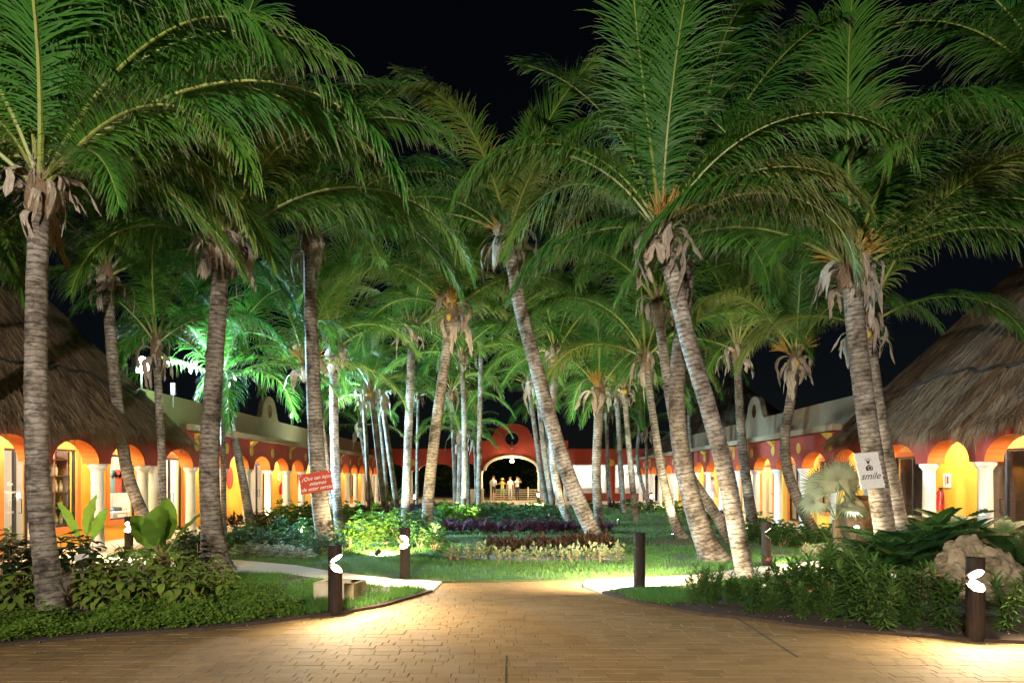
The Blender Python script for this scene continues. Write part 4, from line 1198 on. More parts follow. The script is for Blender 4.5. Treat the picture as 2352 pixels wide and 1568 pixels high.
# ------------------------------------------------------------------ bollard lights
def bollard_meshes():
    r, H, n = 0.086, 0.82, 20
    zb, zu, zl = 0.595, 0.71, 0.475
    lo = []; fs = []
    for k in range(n):
        a = 2 * math.pi * k / n
        x, y = r * math.cos(a), r * math.sin(a)
        f = max(0.0, (x + .72 * r) / (1.72 * r))
        lo.append(((x, y, -0.1), (x, y, zb + (zl - zb) * f), (x, y, zb + (zu - zb) * f), (x, y, H)))
    v1 = [p[0] for p in lo] + [p[1] for p in lo]
    side = [(k, (k + 1) % n, n + (k + 1) % n, n + k) for k in range(n)]
    low = mesh('post_body', v1, side + [tuple(range(n - 1, -1, -1)), tuple(range(n, 2 * n))], ['dark_wood'], smooth=False)
    v2 = [p[2] for p in lo] + [p[3] for p in lo]
    up = mesh('post_head', v2, side + [tuple(range(n - 1, -1, -1)), tuple(range(n, 2 * n))], ['dark_wood'])
    def disc(zf, lift, m, s=0.74):
        vs = []
        for k in range(n):
            a = 2 * math.pi * k / n
            x, y = r * s * math.cos(a) + r * .2, r * s * math.sin(a)
            f = max(0.0, (x + .72 * r) / (1.72 * r))
            vs.append((x, y, zb + (zf - zb) * f + lift))
        vs2 = [(x, y, z + (0.004 if lift > 0 else -0.004)) for x, y, z in vs]
        return mesh('disc', vs + vs2, [tuple(range(n)), tuple(range(2 * n - 1, n - 1, -1))] + [(k, (k + 1) % n, n + (k + 1) % n, n + k) for k in range(n)], [m])
    refl = disc(zl, 0.004, 'reflector')
    lens = disc(zu, -0.002, 'lens_warm')
    return low, up, refl, lens
B_LOW, B_UP, B_REF, B_LENS = bollard_meshes()
for m_ in (B_LOW, B_UP): smooth_by_angle(m_)
def bollard(px, py, az, label, watts=1.0, d=None, lean=0.0, group='wooden bollard lights'):
    if d is None: x, y = gp(px, py)
    else: x, y = (px - PX) * d / F, d
    T = thing('bollard_light', label, 'bollard', (x, y, 0.03), group, rotz=R(az))
    obj('post_body', B_LOW, T); obj('post_head', B_UP, T); obj('reflector', B_REF, T); obj('lens', B_LENS, T)
    lamp('bollard_lamp', 'AREA', (0.03, 0, 0.615), W_BOLLARD * watts, (1.0, 0.83, 0.55), T, direction=(0.8, 0, -0.6), size=0.11)
    return T
bollard(770, 1410, -22, 'dark wooden bollard light beside the stone box, lit side facing right')
bollard(930, 1330, 250, 'bollard light at the lawn edge left of centre', 0.9)
bollard(1469, 1353, 95, 'bollard light right of centre with its dark back turned to us', 4.0)
bollard(1760, 1300, -15, 'bollard light behind the leaning grey palm, lit side facing right', 1.3)
bollard(2240, 1470, 268, 'large front bollard light beside the pale boulder', 1.0)
bollard(296, 1276, 285, 'bollard light near the left shop columns', 1.0)
bollard(953, 1163, 270, 'tiny far bollard light left of the gatehouse', 2.0, d=40, group='far bollard lights')
bollard(1236, 1158, 270, 'tiny far bollard light at the foot of the far arch right side', 2.0, d=45, group='far bollard lights')
bollard(1496, 1163, 270, 'tiny far bollard light at the right arcade end', 2.5, d=41, group='far bollard lights')

# ------------------------------------------------------------------ garden spotlights
def spotlight(px, d, aim, label, w=1.0, col=(1, 0.86, 0.5), lens='lens_warm', z=0.06, spot=75):
    x = (px - PX) * d / F
    T = thing('garden_spotlight', label, 'spotlight', (x, d, 0.03), 'garden spotlights')
    dv = Vector(aim).normalized()
    b = MB(); b.lathe([(0.05, -0.08), (0.06, 0.06)], 12, (0, 0, z + .04), axis=dv); obj('housing', b.mesh('housing', ['dark_metal']), T)
    b = MB(); b.lathe([(0.05, 0.061), (0.05, 0.066)], 12, (0, 0, z + .04), axis=dv); obj('lens', b.mesh('spot_lens', [lens]), T)
    b = MB(); b.lathe([(0.012, -0.1), (0.012, z + .02)], 6); obj('stake', b.mesh('stake', ['dark_metal']), T)
    p = Vector((0, 0, z + .04)) + dv * 0.09
    lamp('spot_light', 'SPOT', tuple(p), W_SPOT * w, col, T, 0.05, direction=dv, spot=spot)
spotlight(868, 14.2, (0.05, 1, 0.16), 'ground spotlight in front of the brightest green shrub', 5.0, spot=110)
spotlight(1040, 26.5, (0.25, 1, 0.9), 'ground spotlight under the short glowing palm', 0.9, spot=90)
spotlight(1330, 21.8, (-0.35, 1, 1.1), 'ground spotlight under the curved ringed trunk', 1.1)
spotlight(1545, 18.0, (0.05, 0.45, 1), 'ground spotlight on the gravel ring by the slender palm', 1.0)
spotlight(1225, 36, (0.1, 1, 0.3), 'far ground spotlight in the shrubs below the arch', 1.2, spot=100)
spotlight(1000, 17.6, (-0.05, 1, 2.6), 'ground spotlight below the pale leaning palm', 0.9)
for (px_, d_, az_, w_, lb_) in ((912, 21.5, .2, 2.2, 'added ground spotlight at the foot of the straight brown palm'), (1262, 27.5, .1, 2.4, 'added ground spotlight at the foot of the dark trio'), (1420, 24.5, -.1, 2.2, 'added ground spotlight on the lawn under the nut-bearing palm'), (1075, 23.5, 0, 2.2, 'added ground spotlight below the dark slim palm'), (1705, 17.4, -.1, 1.6, 'added ground spotlight behind the leaning grey palm'), (690, 18.4, 0, 1.8, 'added ground spotlight behind the sign palm')):
    spotlight(px_, d_, (az_, 0.75, 1.6), lb_, w_, col=(0.86, 1.0, 0.82), spot=95)  # greenish spotlights added behind trunks to brighten the middle crowns
spotlight(590, 24.5, (-0.2, 0.8, 0.8), 'ground spotlight by the left arcade shrubs', 0.5, spot=110)
spotlight(790, 19.0, (-0.1, 1, 1.6), 'cool ground spotlight under the blue-lit palm', 1.4, col=(0.5, 0.72, 1.0), lens='lens_white')
spotlight(560, 19.5, (0.05, 1, 1.5), 'cool ground spotlight under the white-lit leaning palm', 0.8, col=(0.75, 0.87, 1.0), lens='lens_white')
spotlight(1968, 14.6, (-0.3, -0.5, 0.9), 'silver spotlight glowing behind the fan palm', 0.25, col=(0.75, 0.85, 1), lens='lens_white', z=0.5)

# ------------------------------------------------------------------ plants
def leaf_shape(L, W, fold=0.25, bend=0.25, n=4):
    """a leaf along +X from the origin with a folded midrib; verts, faces, tip values"""
    vs = []; fs = []; tp = []
    for i in range(n + 1):
        f = i / n
        w = W * math.sin(math.pi * min(1, f * 0.92 + 0.06)) ** 0.8 if i < n else 0
        z = -bend * L * f * f
        if i == 0: w = W * 0.12
        vs += [Vector((L * f, -w, z + fold * w)), Vector((L * f, 0, z)), Vector((L * f, w, z + fold * w))]
        tp += [f, f, f]
    for i in range(n):
        a = 3 * i
        fs += [(a, a + 1, a + 4, a + 3), (a + 1, a + 2, a + 5, a + 4)]
    return vs, fs, tp
def put_leaf(b, p, az, el, L, W, fold=0.25, bend=0.25, n=2, mi=0, roll=0.0):
    vs, fs, tp = leaf_shape(L, W, fold, bend, n)
    M = Matrix.Translation(p) @ Matrix.Rotation(az, 4, 'Z') @ Matrix.Rotation(-el, 4, 'Y') @ Matrix.Rotation(roll, 4, 'X')
    b.add([M @ v for v in vs], fs, mi, tip=tp)
def shrub_mesh(seed, rx, ry, h, nleaf, L, W, matname, shell=0.55, up=0.5):
    """foliage of a bush: rosettes of leaves near the surface of an uneven mound"""
    rd = random.Random(seed); b = MB()
    nros = max(6, nleaf // 6)
    for k in range(nros):
        a = rd.uniform(0, 6.283); u = rd.random()
        el = math.asin(rd.random() ** 0.8)
        rr_ = (shell + (1 - shell) * rd.random()) * (1 + 0.22 * math.sin(3 * a + seed) + 0.15 * math.sin(5 * a + 2 * seed + el * 4))
        c = Vector((rx * rr_ * math.cos(el) * math.cos(a), ry * rr_ * math.cos(el) * math.sin(a), h * (0.12 + 0.85 * rr_ * math.sin(el)) ))
        for j in range(6):
            az = a + (j - 2.5) * 1.05 + rd.uniform(-.4, .4)
            e = up * rd.uniform(0.2, 1.6) * (0.5 + math.sin(el))
            put_leaf(b, c, az, e, L * rd.uniform(.7, 1.2), W * rd.uniform(.8, 1.15), 0.25, rd.uniform(.1, .5), 2, roll=rd.uniform(-.5, .5))
    return b.mesh('foliage', [matname], tip=True)
def stems_mesh(seed, rx, h, n=9, matname='fibre', r=0.012):
    rd = random.Random(seed); b = MB()
    for k in range(n):
        a = rd.uniform(0, 6.283); s = rd.uniform(.2, .8)
        p = Vector((rd.uniform(-.1, .1) * rx, rd.uniform(-.1, .1) * rx, -.05)); q = Vector((rx * s * math.cos(a), rx * s * math.sin(a), h * rd.uniform(.5, .85)))
        b.tube([p, p.lerp(q, .5) + Vector((0, 0, h * .1)), q], [r, r * .7, r * .35], 5)
    return b.mesh('stem', [matname])
LIB = {}
def lib(kind, n, fn):
    LIB[kind] = [fn(i) for i in range(n)]
def sh(kind, n, rx, h, nleaf, L, W, m, up=0.5, stem='fibre'):
    lib(kind, n, lambda i: (shrub_mesh(hash(kind) % 97 + i * 7 if False else sum(map(ord, kind)) + i * 7, rx, rx * .9, h, nleaf, L, W, m, up=up), stems_mesh(sum(map(ord, kind)) + i, rx, h, 8, stem)))
sh('bright', 3, 0.5, 0.75, 620, 0.13, 0.034, 'shrub_bright')
sh('green', 3, 0.48, 0.62, 520, 0.12, 0.032, 'shrub_green')
sh('teal', 2, 0.48, 0.6, 520, 0.11, 0.03, 'shrub_teal')
sh('silver', 2, 0.34, 0.22, 420, 0.055, 0.016, 'silver')
sh('far', 2, 0.55, 0.6, 260, 0.18, 0.06, 'shrub_green')
sh('farbright', 2, 0.55, 0.62, 260, 0.18, 0.06, 'shrub_bright')
sh('redleaf', 2, 0.4, 0.45, 260, 0.2, 0.03, 'red_leaf', up=0.9)
sh('hedge', 2, 1.8, 3.2, 1500, 0.35, 0.11, 'far_leaf')
def strap_mesh(seed, n, L, W, m, e0=1.2, e1=0.35, bend=0.35):
    rd = random.Random(seed); b = MB()
    for k in range(n):
        put_leaf(b, Vector((0, 0, rd.uniform(0, .12))), rd.uniform(0, 6.283), e0 + (e1 - e0) * rd.random(), L * rd.uniform(.7, 1.1), W, .3, bend * rd.uniform(.6, 1.4), 4)
    return b.mesh('foliage', [m], tip=True)
lib('cordyline', 3, lambda i: (strap_mesh(40 + i, 26, 0.5, 0.04, 'cordyline'), stems_mesh(i, .08, .2, 3)))
lib('variegated', 3, lambda i: (shrub_mesh(60 + i, .15, .15, .3, 130, 0.085, 0.022, 'variegated', up=.8), stems_mesh(60 + i, .1, .25, 5)))
lib('cycad', 2, lambda i: (strap_mesh(80 + i, 60, 0.95, 0.02, 'shrub_green', 1.3, .1, .5), stems_mesh(80 + i, .08, .3, 3)))
def plant(kind, name, x, y, s, label, cat, group, i=0, rz=None, z=0.03):
    fo, st = LIB[kind][i % len(LIB[kind])]
    T = thing(name, label, cat, (x, y, z), group, rotz=random.uniform(0, 6.28) if rz is None else rz)
    T.scale = (s, s, s * random.uniform(.9, 1.1))
    f = obj('foliage', fo, T); f['kind'] = 'stuff'
    obj('stem', st, T)
    return T
def pp(px, py): return gp(px, py)
# the brightly spotlit shrub mass left of centre
k = 0
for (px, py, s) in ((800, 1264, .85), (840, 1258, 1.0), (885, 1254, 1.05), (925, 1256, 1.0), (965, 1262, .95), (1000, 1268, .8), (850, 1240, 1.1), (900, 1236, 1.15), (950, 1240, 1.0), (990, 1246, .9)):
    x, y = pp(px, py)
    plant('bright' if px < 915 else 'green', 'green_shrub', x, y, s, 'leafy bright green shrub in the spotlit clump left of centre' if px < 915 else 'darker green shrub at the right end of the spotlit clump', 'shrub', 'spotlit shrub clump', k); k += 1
# teal and dark shrubs round the sign palm
for (px, py, s) in ((560, 1262, .8), (600, 1266, .8), (640, 1262, .85), (680, 1265, .8), (715, 1272, .75), (745, 1276, .7), (775, 1272, .7), (540, 1258, .8), (575, 1246, .9), (640, 1240, .9), (700, 1240, .9), (470, 1262, .8), (430, 1262, .8)):
    x, y = pp(px, py)
    plant('teal' if k % 2 else 'green', 'teal_shrub', x, y, s, 'bluish green shrub in front of the sign palm', 'shrub', 'shrubs round the sign palm', k); k += 1
for (px, py) in ((565, 1276), (600, 1279), (632, 1281), (664, 1283), (694, 1286), (588, 1270), (650, 1273)):
    x, y = pp(px, py)
    plant('silver', 'silver_groundcover', x, y, 1.0, 'low silvery plant at the edge of the left lawn', 'plant', 'silvery edging plants', k); k += 1
# shrubs along the left arcade
for i, (px, py, kd) in enumerate(((540, 1216, 'redleaf'), (590, 1216, 'redleaf'), (620, 1214, 'green'), (650, 1208, 'bright'), (680, 1204, 'bright'), (710, 1200, 'bright'), (735, 1196, 'bright'), (640, 1218, 'green'), (690, 1212, 'green'), (725, 1206, 'green'), (800, 1190, 'farbright'), (830, 1188, 'redleaf'), (780, 1192, 'farbright'))):
    x, y = pp(px, py)
    plant(kd, 'border_shrub', x, y, 1.0, {'redleaf': 'reddish leaved shrub below the left arcade', 'green': 'dark green shrub below the left arcade', 'bright': 'sunny yellow-green shrub below the left arcade', 'farbright': 'pale shrub at the far end of the left arcade'}[kd], 'shrub', 'shrubs along the left arcade', i)
# centre: far shrubs, cycad, cordylines, variegated edging
for i, (px, py, kd) in enumerate(((1020, 1200, 'farbright'), (1050, 1196, 'farbright'), (1080, 1194, 'farbright'), (1100, 1192, 'far'), (1125, 1190, 'far'), (1150, 1190, 'far'), (1175, 1190, 'far'), (1200, 1190, 'far'), (1225, 1188, 'farbright'), (1250, 1188, 'farbright'), (1060, 1206, 'bright'), (1090, 1206, 'bright'), (1035, 1208, 'bright'), (1120, 1206, 'teal'), (1150, 1206, 'teal'), (1180, 1206, 'teal'), (1210, 1206, 'teal'), (1240, 1206, 'teal'), (1270, 1204, 'teal'), (1000, 1208, 'teal'), (965, 1206, 'teal'), (930, 1206, 'teal'), (1015, 1180, 'farbright'), (985, 1176, 'far'))):
    x, y = pp(px, py)
    plant(kd, 'garden_shrub', x, y, .95, {'far': 'dim green shrub in the bed below the far arch', 'farbright': 'yellow-green shrub in the bed below the far arch', 'bright': 'lit shrub round the short glowing palm', 'teal': 'blue-green shrub behind the purple plants'}[kd], 'shrub', 'shrubs below the far arch', i)
x, y = pp(905, 1168); plant('cycad', 'cycad', x, y, 1.6, 'round spiky cycad left of the gatehouse', 'cycad', None, 0)
for i in range(34):
    px = 1010 + (i % 17) * 18 + random.uniform(-5, 5); py = (1226 if i < 17 else 1219) + random.uniform(-2, 2)
    if i >= 17: px += 9
    x, y = pp(px, py); plant('cordyline', 'cordyline', x, y, random.uniform(.75, 1.0), 'purple strap-leaved plant in the long row across the lawn', 'plant', 'purple cordyline row', i)
for i, px in enumerate((1345, 1365, 1385, 1400, 1300, 1320)):
    x, y = pp(px, 1222 + i % 3); plant('cordyline', 'cordyline', x, y, .8, 'purple strap-leaved plant right of the long leaning palm', 'plant', 'purple plants right of the leaning palm', i)
for i in range(14):
    px = 860 + i * 11; x, y = pp(px, 1180 + random.uniform(-5, 4)); plant('cordyline', 'cordyline', x, y, 1.1, 'lilac strap-leaved plant below the far left palms', 'plant', 'far lilac cordylines', i)
for i in range(24):
    px = 1038 + i * 17 + random.uniform(-5, 5); x, y = pp(px, 1291 + random.uniform(-3, 4) + (px > 1400) * -6); plant('variegated', 'variegated_plant', x, y, random.uniform(.8, 1.1), 'small cream-edged plant in the row at the front of the lawn', 'plant', 'variegated edging plants', i)
for i in range(16):
    px = 1130 + i * 18 + random.uniform(-6, 6); x, y = pp(px, 1272 + random.uniform(-5, 5)); plant('redleaf', 'dark_shrub', x, y, random.uniform(.6, .8), 'dark reddish shrub behind the cream-edged row', 'shrub', 'dark shrubs behind the cream-edged row', i)
# shrubs along the right arcade
for i, (px, py, kd) in enumerate(((1330, 1172, 'far'), (1352, 1172, 'farbright'), (1410, 1172, 'redleaf'), (1440, 1174, 'far'), (1470, 1176, 'farbright'), (1500, 1178, 'far'), (1530, 1184, 'farbright'), (1555, 1188, 'farbright'), (1580, 1192, 'farbright'), (1600, 1196, 'redleaf'), (1620, 1200, 'green'), (1650, 1204, 'redleaf'), (1752, 1232, 'bright'), (1780, 1240, 'green'), (1805, 1242, 'bright'), (1830, 1250, 'green'), (1770, 1258, 'green'), (1800, 1262, 'green'), (1840, 1262, 'green'), (1870, 1262, 'green'), (1900, 1258, 'bright'), (1720, 1246, 'green'), (1950, 1262, 'green'))):
    x, y = pp(px, py)
    plant(kd, 'border_shrub', x, y, .8 if y < 22 else .9, {'redleaf': 'reddish shrub along the right arcade', 'green': 'dark green shrub along the right arcade', 'bright': 'light green shrub along the right arcade', 'far': 'dim shrub below the far shop windows', 'farbright': 'pale green shrub near the right arcade end'}[kd], 'shrub', 'shrubs along the right arcade', i)
for i in range(9):
    x, y = pp(1850 + i * 11, 1296 + (i % 3) * 3 - 18); plant('variegated', 'edging_plant', x, y, .8, 'low green edging plant on the gravel by the right path', 'plant', 'edging plants by the right path', i)
# dark garden beyond the gatehouse and behind the wings
for i, (x, y, s) in enumerate(((-5, 60, 1.3), (-2.5, 63, 1.4), (0.5, 66, 1.5), (3.2, 61, 1.2), (5.5, 64, 1.3), (-8, 61, 1.3), (-10.5, 60, 1.2), (2.0, 70, 1.8), (-4, 70, 1.8))):
    plant('hedge', 'garden_bush', x, y, s, 'dark bushy tree beyond the far arches', 'tree', 'dark trees beyond the gatehouse', i)

# gravel rings
def disc_sheet(px, py, rx, ry, name, z=0.036):
    x, y = gp(px, py); pts = [(x + rx * math.cos(a) * (1 + .08 * math.sin(3 * a)), y + ry * math.sin(a)) for a in [2 * math.pi * k / 28 for k in range(28)]]
    sheet(name, pts, z, 0.03, 'mulch')
disc_sheet(1600, 1248, 1.1, 1.2, 'gravel_ring'); disc_sheet(1745, 1262, 0.9, 1.0, 'gravel_patch', 0.038); disc_sheet(1880, 1276, 1.1, .5, 'gravel_strip', .040)
disc_sheet(1240, 1283, 2.0, .75, 'soil_bed', .036)

# leaf-by-leaf plants of the left bed
def leaf_obj(L, W, m, fold=.2, bend=.35, n=5):
    vs, fs, tp = leaf_shape(L, W, fold, bend, n); return mesh('leaf', vs, fs, [m], smooth=True, attr={'tip': tp})
CRO = [leaf_obj(0.2, 0.056, 'croton', bend=.6), leaf_obj(0.17, 0.05, 'croton', bend=.45)]
DRK = [leaf_obj(0.2, 0.055, 'dark_broad', bend=.4)]
stem1 = (lambda b: (b.tube([(0, 0, -.05), (.01, 0, .25), (0, .01, .46)], [.01, .008, .005], 5), b.mesh('stem', ['fibre']))[1])(MB())
def leafy_plant(x, y, s, leaves, label, group, nw=6, name='broadleaf_plant', h=.46):
    T = thing(name, label, 'plant', (x, y, .03), group, rotz=random.uniform(0, 6.28)); T.scale = (s, s, s)
    obj('stem', stem1, T)
    for w in range(nw):
        z = h * (0.25 + 0.77 * w / (nw - 1)) * 1.0
        for j in range(4):
            a = w * .8 + j * 1.571 + random.uniform(-.3, .3)
            obj('leaf', leaves[(w + j) % len(leaves)], T, (0, 0, z), (random.uniform(-.3, .3), random.uniform(-.05, .6) - .75 * (w / nw), a), random.uniform(.8, 1.15) * (1 - .2 * w / nw))
rd = random.Random(11)
spots = []
for r_, py, n_, x0, x1 in ((0, 1404, 11, 130, 480), (1, 1386, 12, 170, 520), (2, 1366, 12, 160, 545), (3, 1346, 10, 200, 540), (4, 1330, 7, 210, 420)):
    for i in range(n_):
        spots.append((x0 + (x1 - x0) * (i + .5) / n_ + rd.uniform(-10, 10), py + rd.uniform(-7, 7)))
for i in range(5): spots.append((10 + i * 22, 1400 + rd.uniform(-12, 12)))
for (px, py) in spots:
    x, y = gp(px, py)
    if abs(px - 120) < 26: continue
    leafy_plant(x, y, rd.uniform(.72, 1.02), CRO, 'broad-leaved olive green plant in the left front bed', 'broad-leaved plants of the left bed', nw=5)
for i, (px, py) in enumerate(((20, 1330), (50, 1345), (10, 1365), (85, 1335), (140, 1316), (165, 1300), (190, 1312), (30, 1310), (70, 1318), (215, 1330), (430, 1315), (455, 1330), (15, 1290))):
    x, y = gp(px, py); leafy_plant(x, y, 1.25, DRK, 'dark broad-leaved plant at the back of the left bed', 'dark plants of the left bed', name='dark_broadleaf_plant')
# low ground cover along the paving edge: nobody could count it
def ground_cover(name, pts_fn, n, L, W, m, label, h=(0.02, .16), seed=5):
    rd = random.Random(seed); b = MB()
    for i in range(n):
        x, y, hh = pts_fn(rd)
        z = 0.03 + hh * rd.uniform(h[0], h[1]) / .16 * .16
        for j in range(4):
            put_leaf(b, Vector((x, y, z)), j * 1.57 + rd.uniform(0, 1.5), rd.uniform(-.1, .9), L * rd.uniform(.7, 1.2), W, .2, rd.uniform(.1, .5), 2)
    o = obj(name, b.mesh(name, [m], tip=True)); tag(o, label, 'ground cover', None, 'stuff')
lf = left_front
def edge_pt(rd):
    while True:
        px = rd.uniform(-20, 690)
        # depth of the band behind the edge
        for i in range(len(lf) - 1):
            a, b_ = lf[i], lf[i + 1]
            X = None
        py_e = np.interp(px, [-120, 0, 235, 469, 637, 754], [1494, 1485, 1462, 1448, 1428, 1413])
        band = np.interp(px, [0, 150, 300, 480, 640, 690], [52, 40, 45, 70, 62, 25])
        py = py_e - rd.uniform(3, band)
        if 60 < px < 160 and py < 1415: continue
        gap = 0.5 + 0.5 * math.sin(px * .045) * math.sin(px * .013 + 1)
        if px < 260 and rd.random() > .35 + .65 * gap: continue
        x, y = gp(px, py)
        return x, y, (0.35 + 0.65 * min(1, (py_e - py) / 30)) * (.75 + .7 * math.sin(x * 5.1 + 1) * math.sin(x * 2.3 + y * 3.7))
ground_cover('ground_cover_left', edge_pt, 6500, .05, .014, 'cover', 'bright small-leaved ground cover along the left paving edge', (0.02, .2))

# big paddle-leaved plants
def paddle_mesh(L, W, seed, bend=.12):
    rd = random.Random(seed); n = 12; vs = []; fs = []; tp = []
    for i in range(n + 1):
        f = i / n
        w = W * (math.sin(math.pi * (0.05 + f * .93)) ** .65) if i < n else .01
        w *= 1 + rd.uniform(-.1, .1)
        z = -bend * L * f * f + .01 * math.sin(i * 2.1)
        e = rd.uniform(-.02, .02)
        vs += [Vector((L * f + e, -w, z + .18 * w)), Vector((L * f, -w * .5, z + .06 * w)), Vector((L * f, 0, z - .012)), Vector((L * f, w * .5, z + .06 * w)), Vector((L * f - e, w, z + .18 * w))]
        tp += [f] * 5
    for i in range(n):
        for j in range(4):
            a = i * 5 + j; fs.append((a, a + 1, a + 6, a + 5))
    return mesh('leaf_blade', vs, fs, ['big_leaf'], smooth=True, attr={'tip': tp})
def petiole(L, r=.018):
    b = MB(); b.tube([(0, 0, 0), (L * .5, 0, 0), (L, 0, 0)], [r * 1.3, r, r * .7], 6); return b.mesh('petiole', ['rib'])
def paddle_plant(px, py, label, leaves, s=1.0):
    x, y = gp(px, py)
    T = thing('paddle_leaf_plant', label, 'plant', (x, y, .03)); T.scale = (s, s, s)
    b = MB(); b.lathe([(.02, 0), (.1, .02), (.12, .12), (.07, .22), (.02, .25)], 12); obj('root_crown', b.mesh('root_crown', ['fibre'], smooth=True), T)
    for i, (az, el, L, W, pl_) in enumerate(leaves):
        p = Vector((0, 0, .15)); d = Vector((math.cos(R(el)) * math.cos(R(az)), math.cos(R(el)) * math.sin(R(az)), math.sin(R(el))))
        rot = (Matrix.Rotation(R(az), 4, 'Z') @ Matrix.Rotation(-R(el), 4, 'Y') @ Matrix.Rotation(R(90 if i % 2 else 70) * (.9 if el > 55 else .2), 4, 'X')).to_euler()
        lf_ = obj('leaf', paddle_mesh(L, W, i + int(px)), T, p + d * pl_, rot)
        pe = obj('petiole', petiole(pl_), T, p, rot)
paddle_plant(195, 1300, 'tall paddle-leaved plant with torn tips before the shop column', [(0, 84, .62, .13, .3), (165, 62, .62, .10, .28), (20, 70, .5, .1, .25), (185, 40, .3, .06, .2)], 1.25)
paddle_plant(372, 1310, 'wide paddle-leaved plant beside the swollen palm base', [(260, 78, .55, .2, .2), (10, 55, .62, .13, .2), (170, 50, .5, .14, .2), (300, 62, .5, .17, .2), (80, 80, .6, .16, .25), (215, 60, .5, .15, .2)], 1.3)
# spiky plant by the bollard
x, y = gp(290, 1296); plant('cycad', 'spiky_plant', x, y, .55, 'spiky dark rosette at the foot of the left bollard', 'plant', None, 1)
# botanical label card
x, y = gp(188, 1322)
T = thing('plant_label', 'curved white name card below the torn paddle-leaved plant', 'label card', (x, y, .03))
vs = []; fs = []
for i in range(9):
    u = (i / 8 - .5) * .24
    for k_ in range(2):
        vs.append((u, -.05 * math.cos(u * 9) - .02 * k_ + .03, .2 + .1 * k_ + .05 * math.cos(u * 7) + .12 * u))
N_ = len(vs)
vs += [(a, b2 + .004, c) for a, b2, c in vs]
for i in range(8):
    fs += [(2 * i, 2 * i + 2, 2 * i + 3, 2 * i + 1), (N_ + 2 * i + 1, N_ + 2 * i + 3, N_ + 2 * i + 2, N_ + 2 * i)]
obj('card', mesh('card', vs, fs, ['paper']), T)
b = MB(); b.tube([(0, 0.03, -.03), (0, .012, .25)], .008, 5); obj('stake', b.mesh('stake', ['dark_metal']), T)

# stone box behind the front bollard
x0, y0 = gp(775, 1383)
T = thing('stone_box', 'small open pale stone box on the grass behind the bollard', 'box', (x0, y0 + .15, .03), rotz=R(-12))
for (a, b2, c, d2) in ((-.29, .29, -.2, -.15), (-.29, .29, .15, .2), (-.29, -.24, -.149, .149), (.24, .29, -.149, .149)):
    b = MB(); b.bbox(a, b2, c, d2, -.05, .24, .012); obj('side', b.mesh('box_side', ['box_stone']), T)
b = MB(); b.box(-.239, .239, -.149, .149, -.05, .16); obj('filling', b.mesh('filling', ['soil']), T)

# ---- right bed: boulder, zamias, oleanders, fan palm
def boulder(px, d, w, dp, h, label, seed=4):
    x = (px - PX) * d / F
    T = thing('boulder', label, 'rock', (x, d, .0))
    bm = bmesh.new(); bmesh.ops.create_icosphere(bm, subdivisions=5, radius=1.0)
    from mathutils import noise
    for v in bm.verts:
        p = v.co.copy(); q = p * 1.6 + Vector((seed, 0, 0))
        n1 = noise.noise(q) * .34 + noise.noise(q * 2.3) * .17 + noise.noise(q * 5.1) * .075 + noise.noise(q * 11) * .035
        r_ = noise.voronoi(q * 1.4)[0]; n1 += (r_[1] - r_[0]) * .16 - .05
        pit = noise.noise(q * 3.3 + Vector((9, 2, 1))); n1 -= max(0, pit - .28) * .5
        p *= 1 + n1
        taper = 1 - .28 * max(0, p.z)
        v.co = Vector((p.x * w * taper, p.y * dp * taper, max(-.12, p.z * h + h * .3)))
    me = bpy.data.meshes.new('boulder'); bm.to_mesh(me); bm.free(); me.materials.append(MATS['rock'])
    obj('stone', me, T)
boulder(2232, 9.6, .7, .5, .6, 'large pitted pale boulder behind the front bollard light')
def zamia_frond():
    b = MB(); n = 13; pts = []
    p = Vector((0, 0, 0)); e = R(58); L = .78
    ps = []
    for i in range(n + 1):
        d = Vector((math.cos(e), 0, math.sin(e))); ps.append((p.copy(), d)); p = p + d * L / n; e -= R(5)
    b.tube([q for q, _ in ps], [.014 * (1 - i / (n + 3)) for i in range(n + 1)], 4)
    for i in range(3, n + 1):
        q, d = ps[i]
        for s in (-1, 1):
            f = (i - 3) / (n - 3)
            l = .24 * (1 - .45 * f) * (0.8 + .2 * min(1, f * 4)); az = s * (1.15 - .5 * f); el = math.asin(d.z) * .6 + .25
            put_leaf(b, q, az, el, l, .038, .15, .12, 4)
    return b.mesh('zamia_frond', ['zamia'], tip=True)
ZF = zamia_frond()
def zamia(px, py, s, label, n=14, seed=0):
    rd = random.Random(seed); x, y = gp(px, py)
    T = thing('zamia', label, 'cycad', (x, y, .03), 'zamias round the boulder'); T.scale = (s, s, s)
    b = MB(); b.lathe([(.06, -.05), (.09, .05), (.05, .16)], 10); obj('stem', b.mesh('stem', ['fibre']), T)
    for k in range(n):
        a = k * 2.4; tilt = rd.uniform(-.7, .3) if k > 5 else rd.uniform(0, .5)
        obj('frond', ZF, T, (0, 0, .1), (rd.uniform(-.2, .2), -tilt * -1.0 if False else -tilt, a), rd.uniform(.8, 1.15))
Z = [(2005, 1322, 1.0), (2060, 1334, 1.05), (2115, 1326, 1.15), (2165, 1316, 1.15), (2215, 1306, 1.1), (2265, 1304, 1.1), (2310, 1312, 1.05), (2040, 1300, 1.2), (2130, 1296, 1.3), (2200, 1288, 1.3), (2020, 1352, .75), (2335, 1336, .95), (2360, 1352, .95), (2085, 1352, .8)]
for i, (px, py, s) in enumerate(Z):
    zamia(px, py, s * 1.08, 'glossy dark zamia with paddle leaflets around the pale boulder', 15, i)
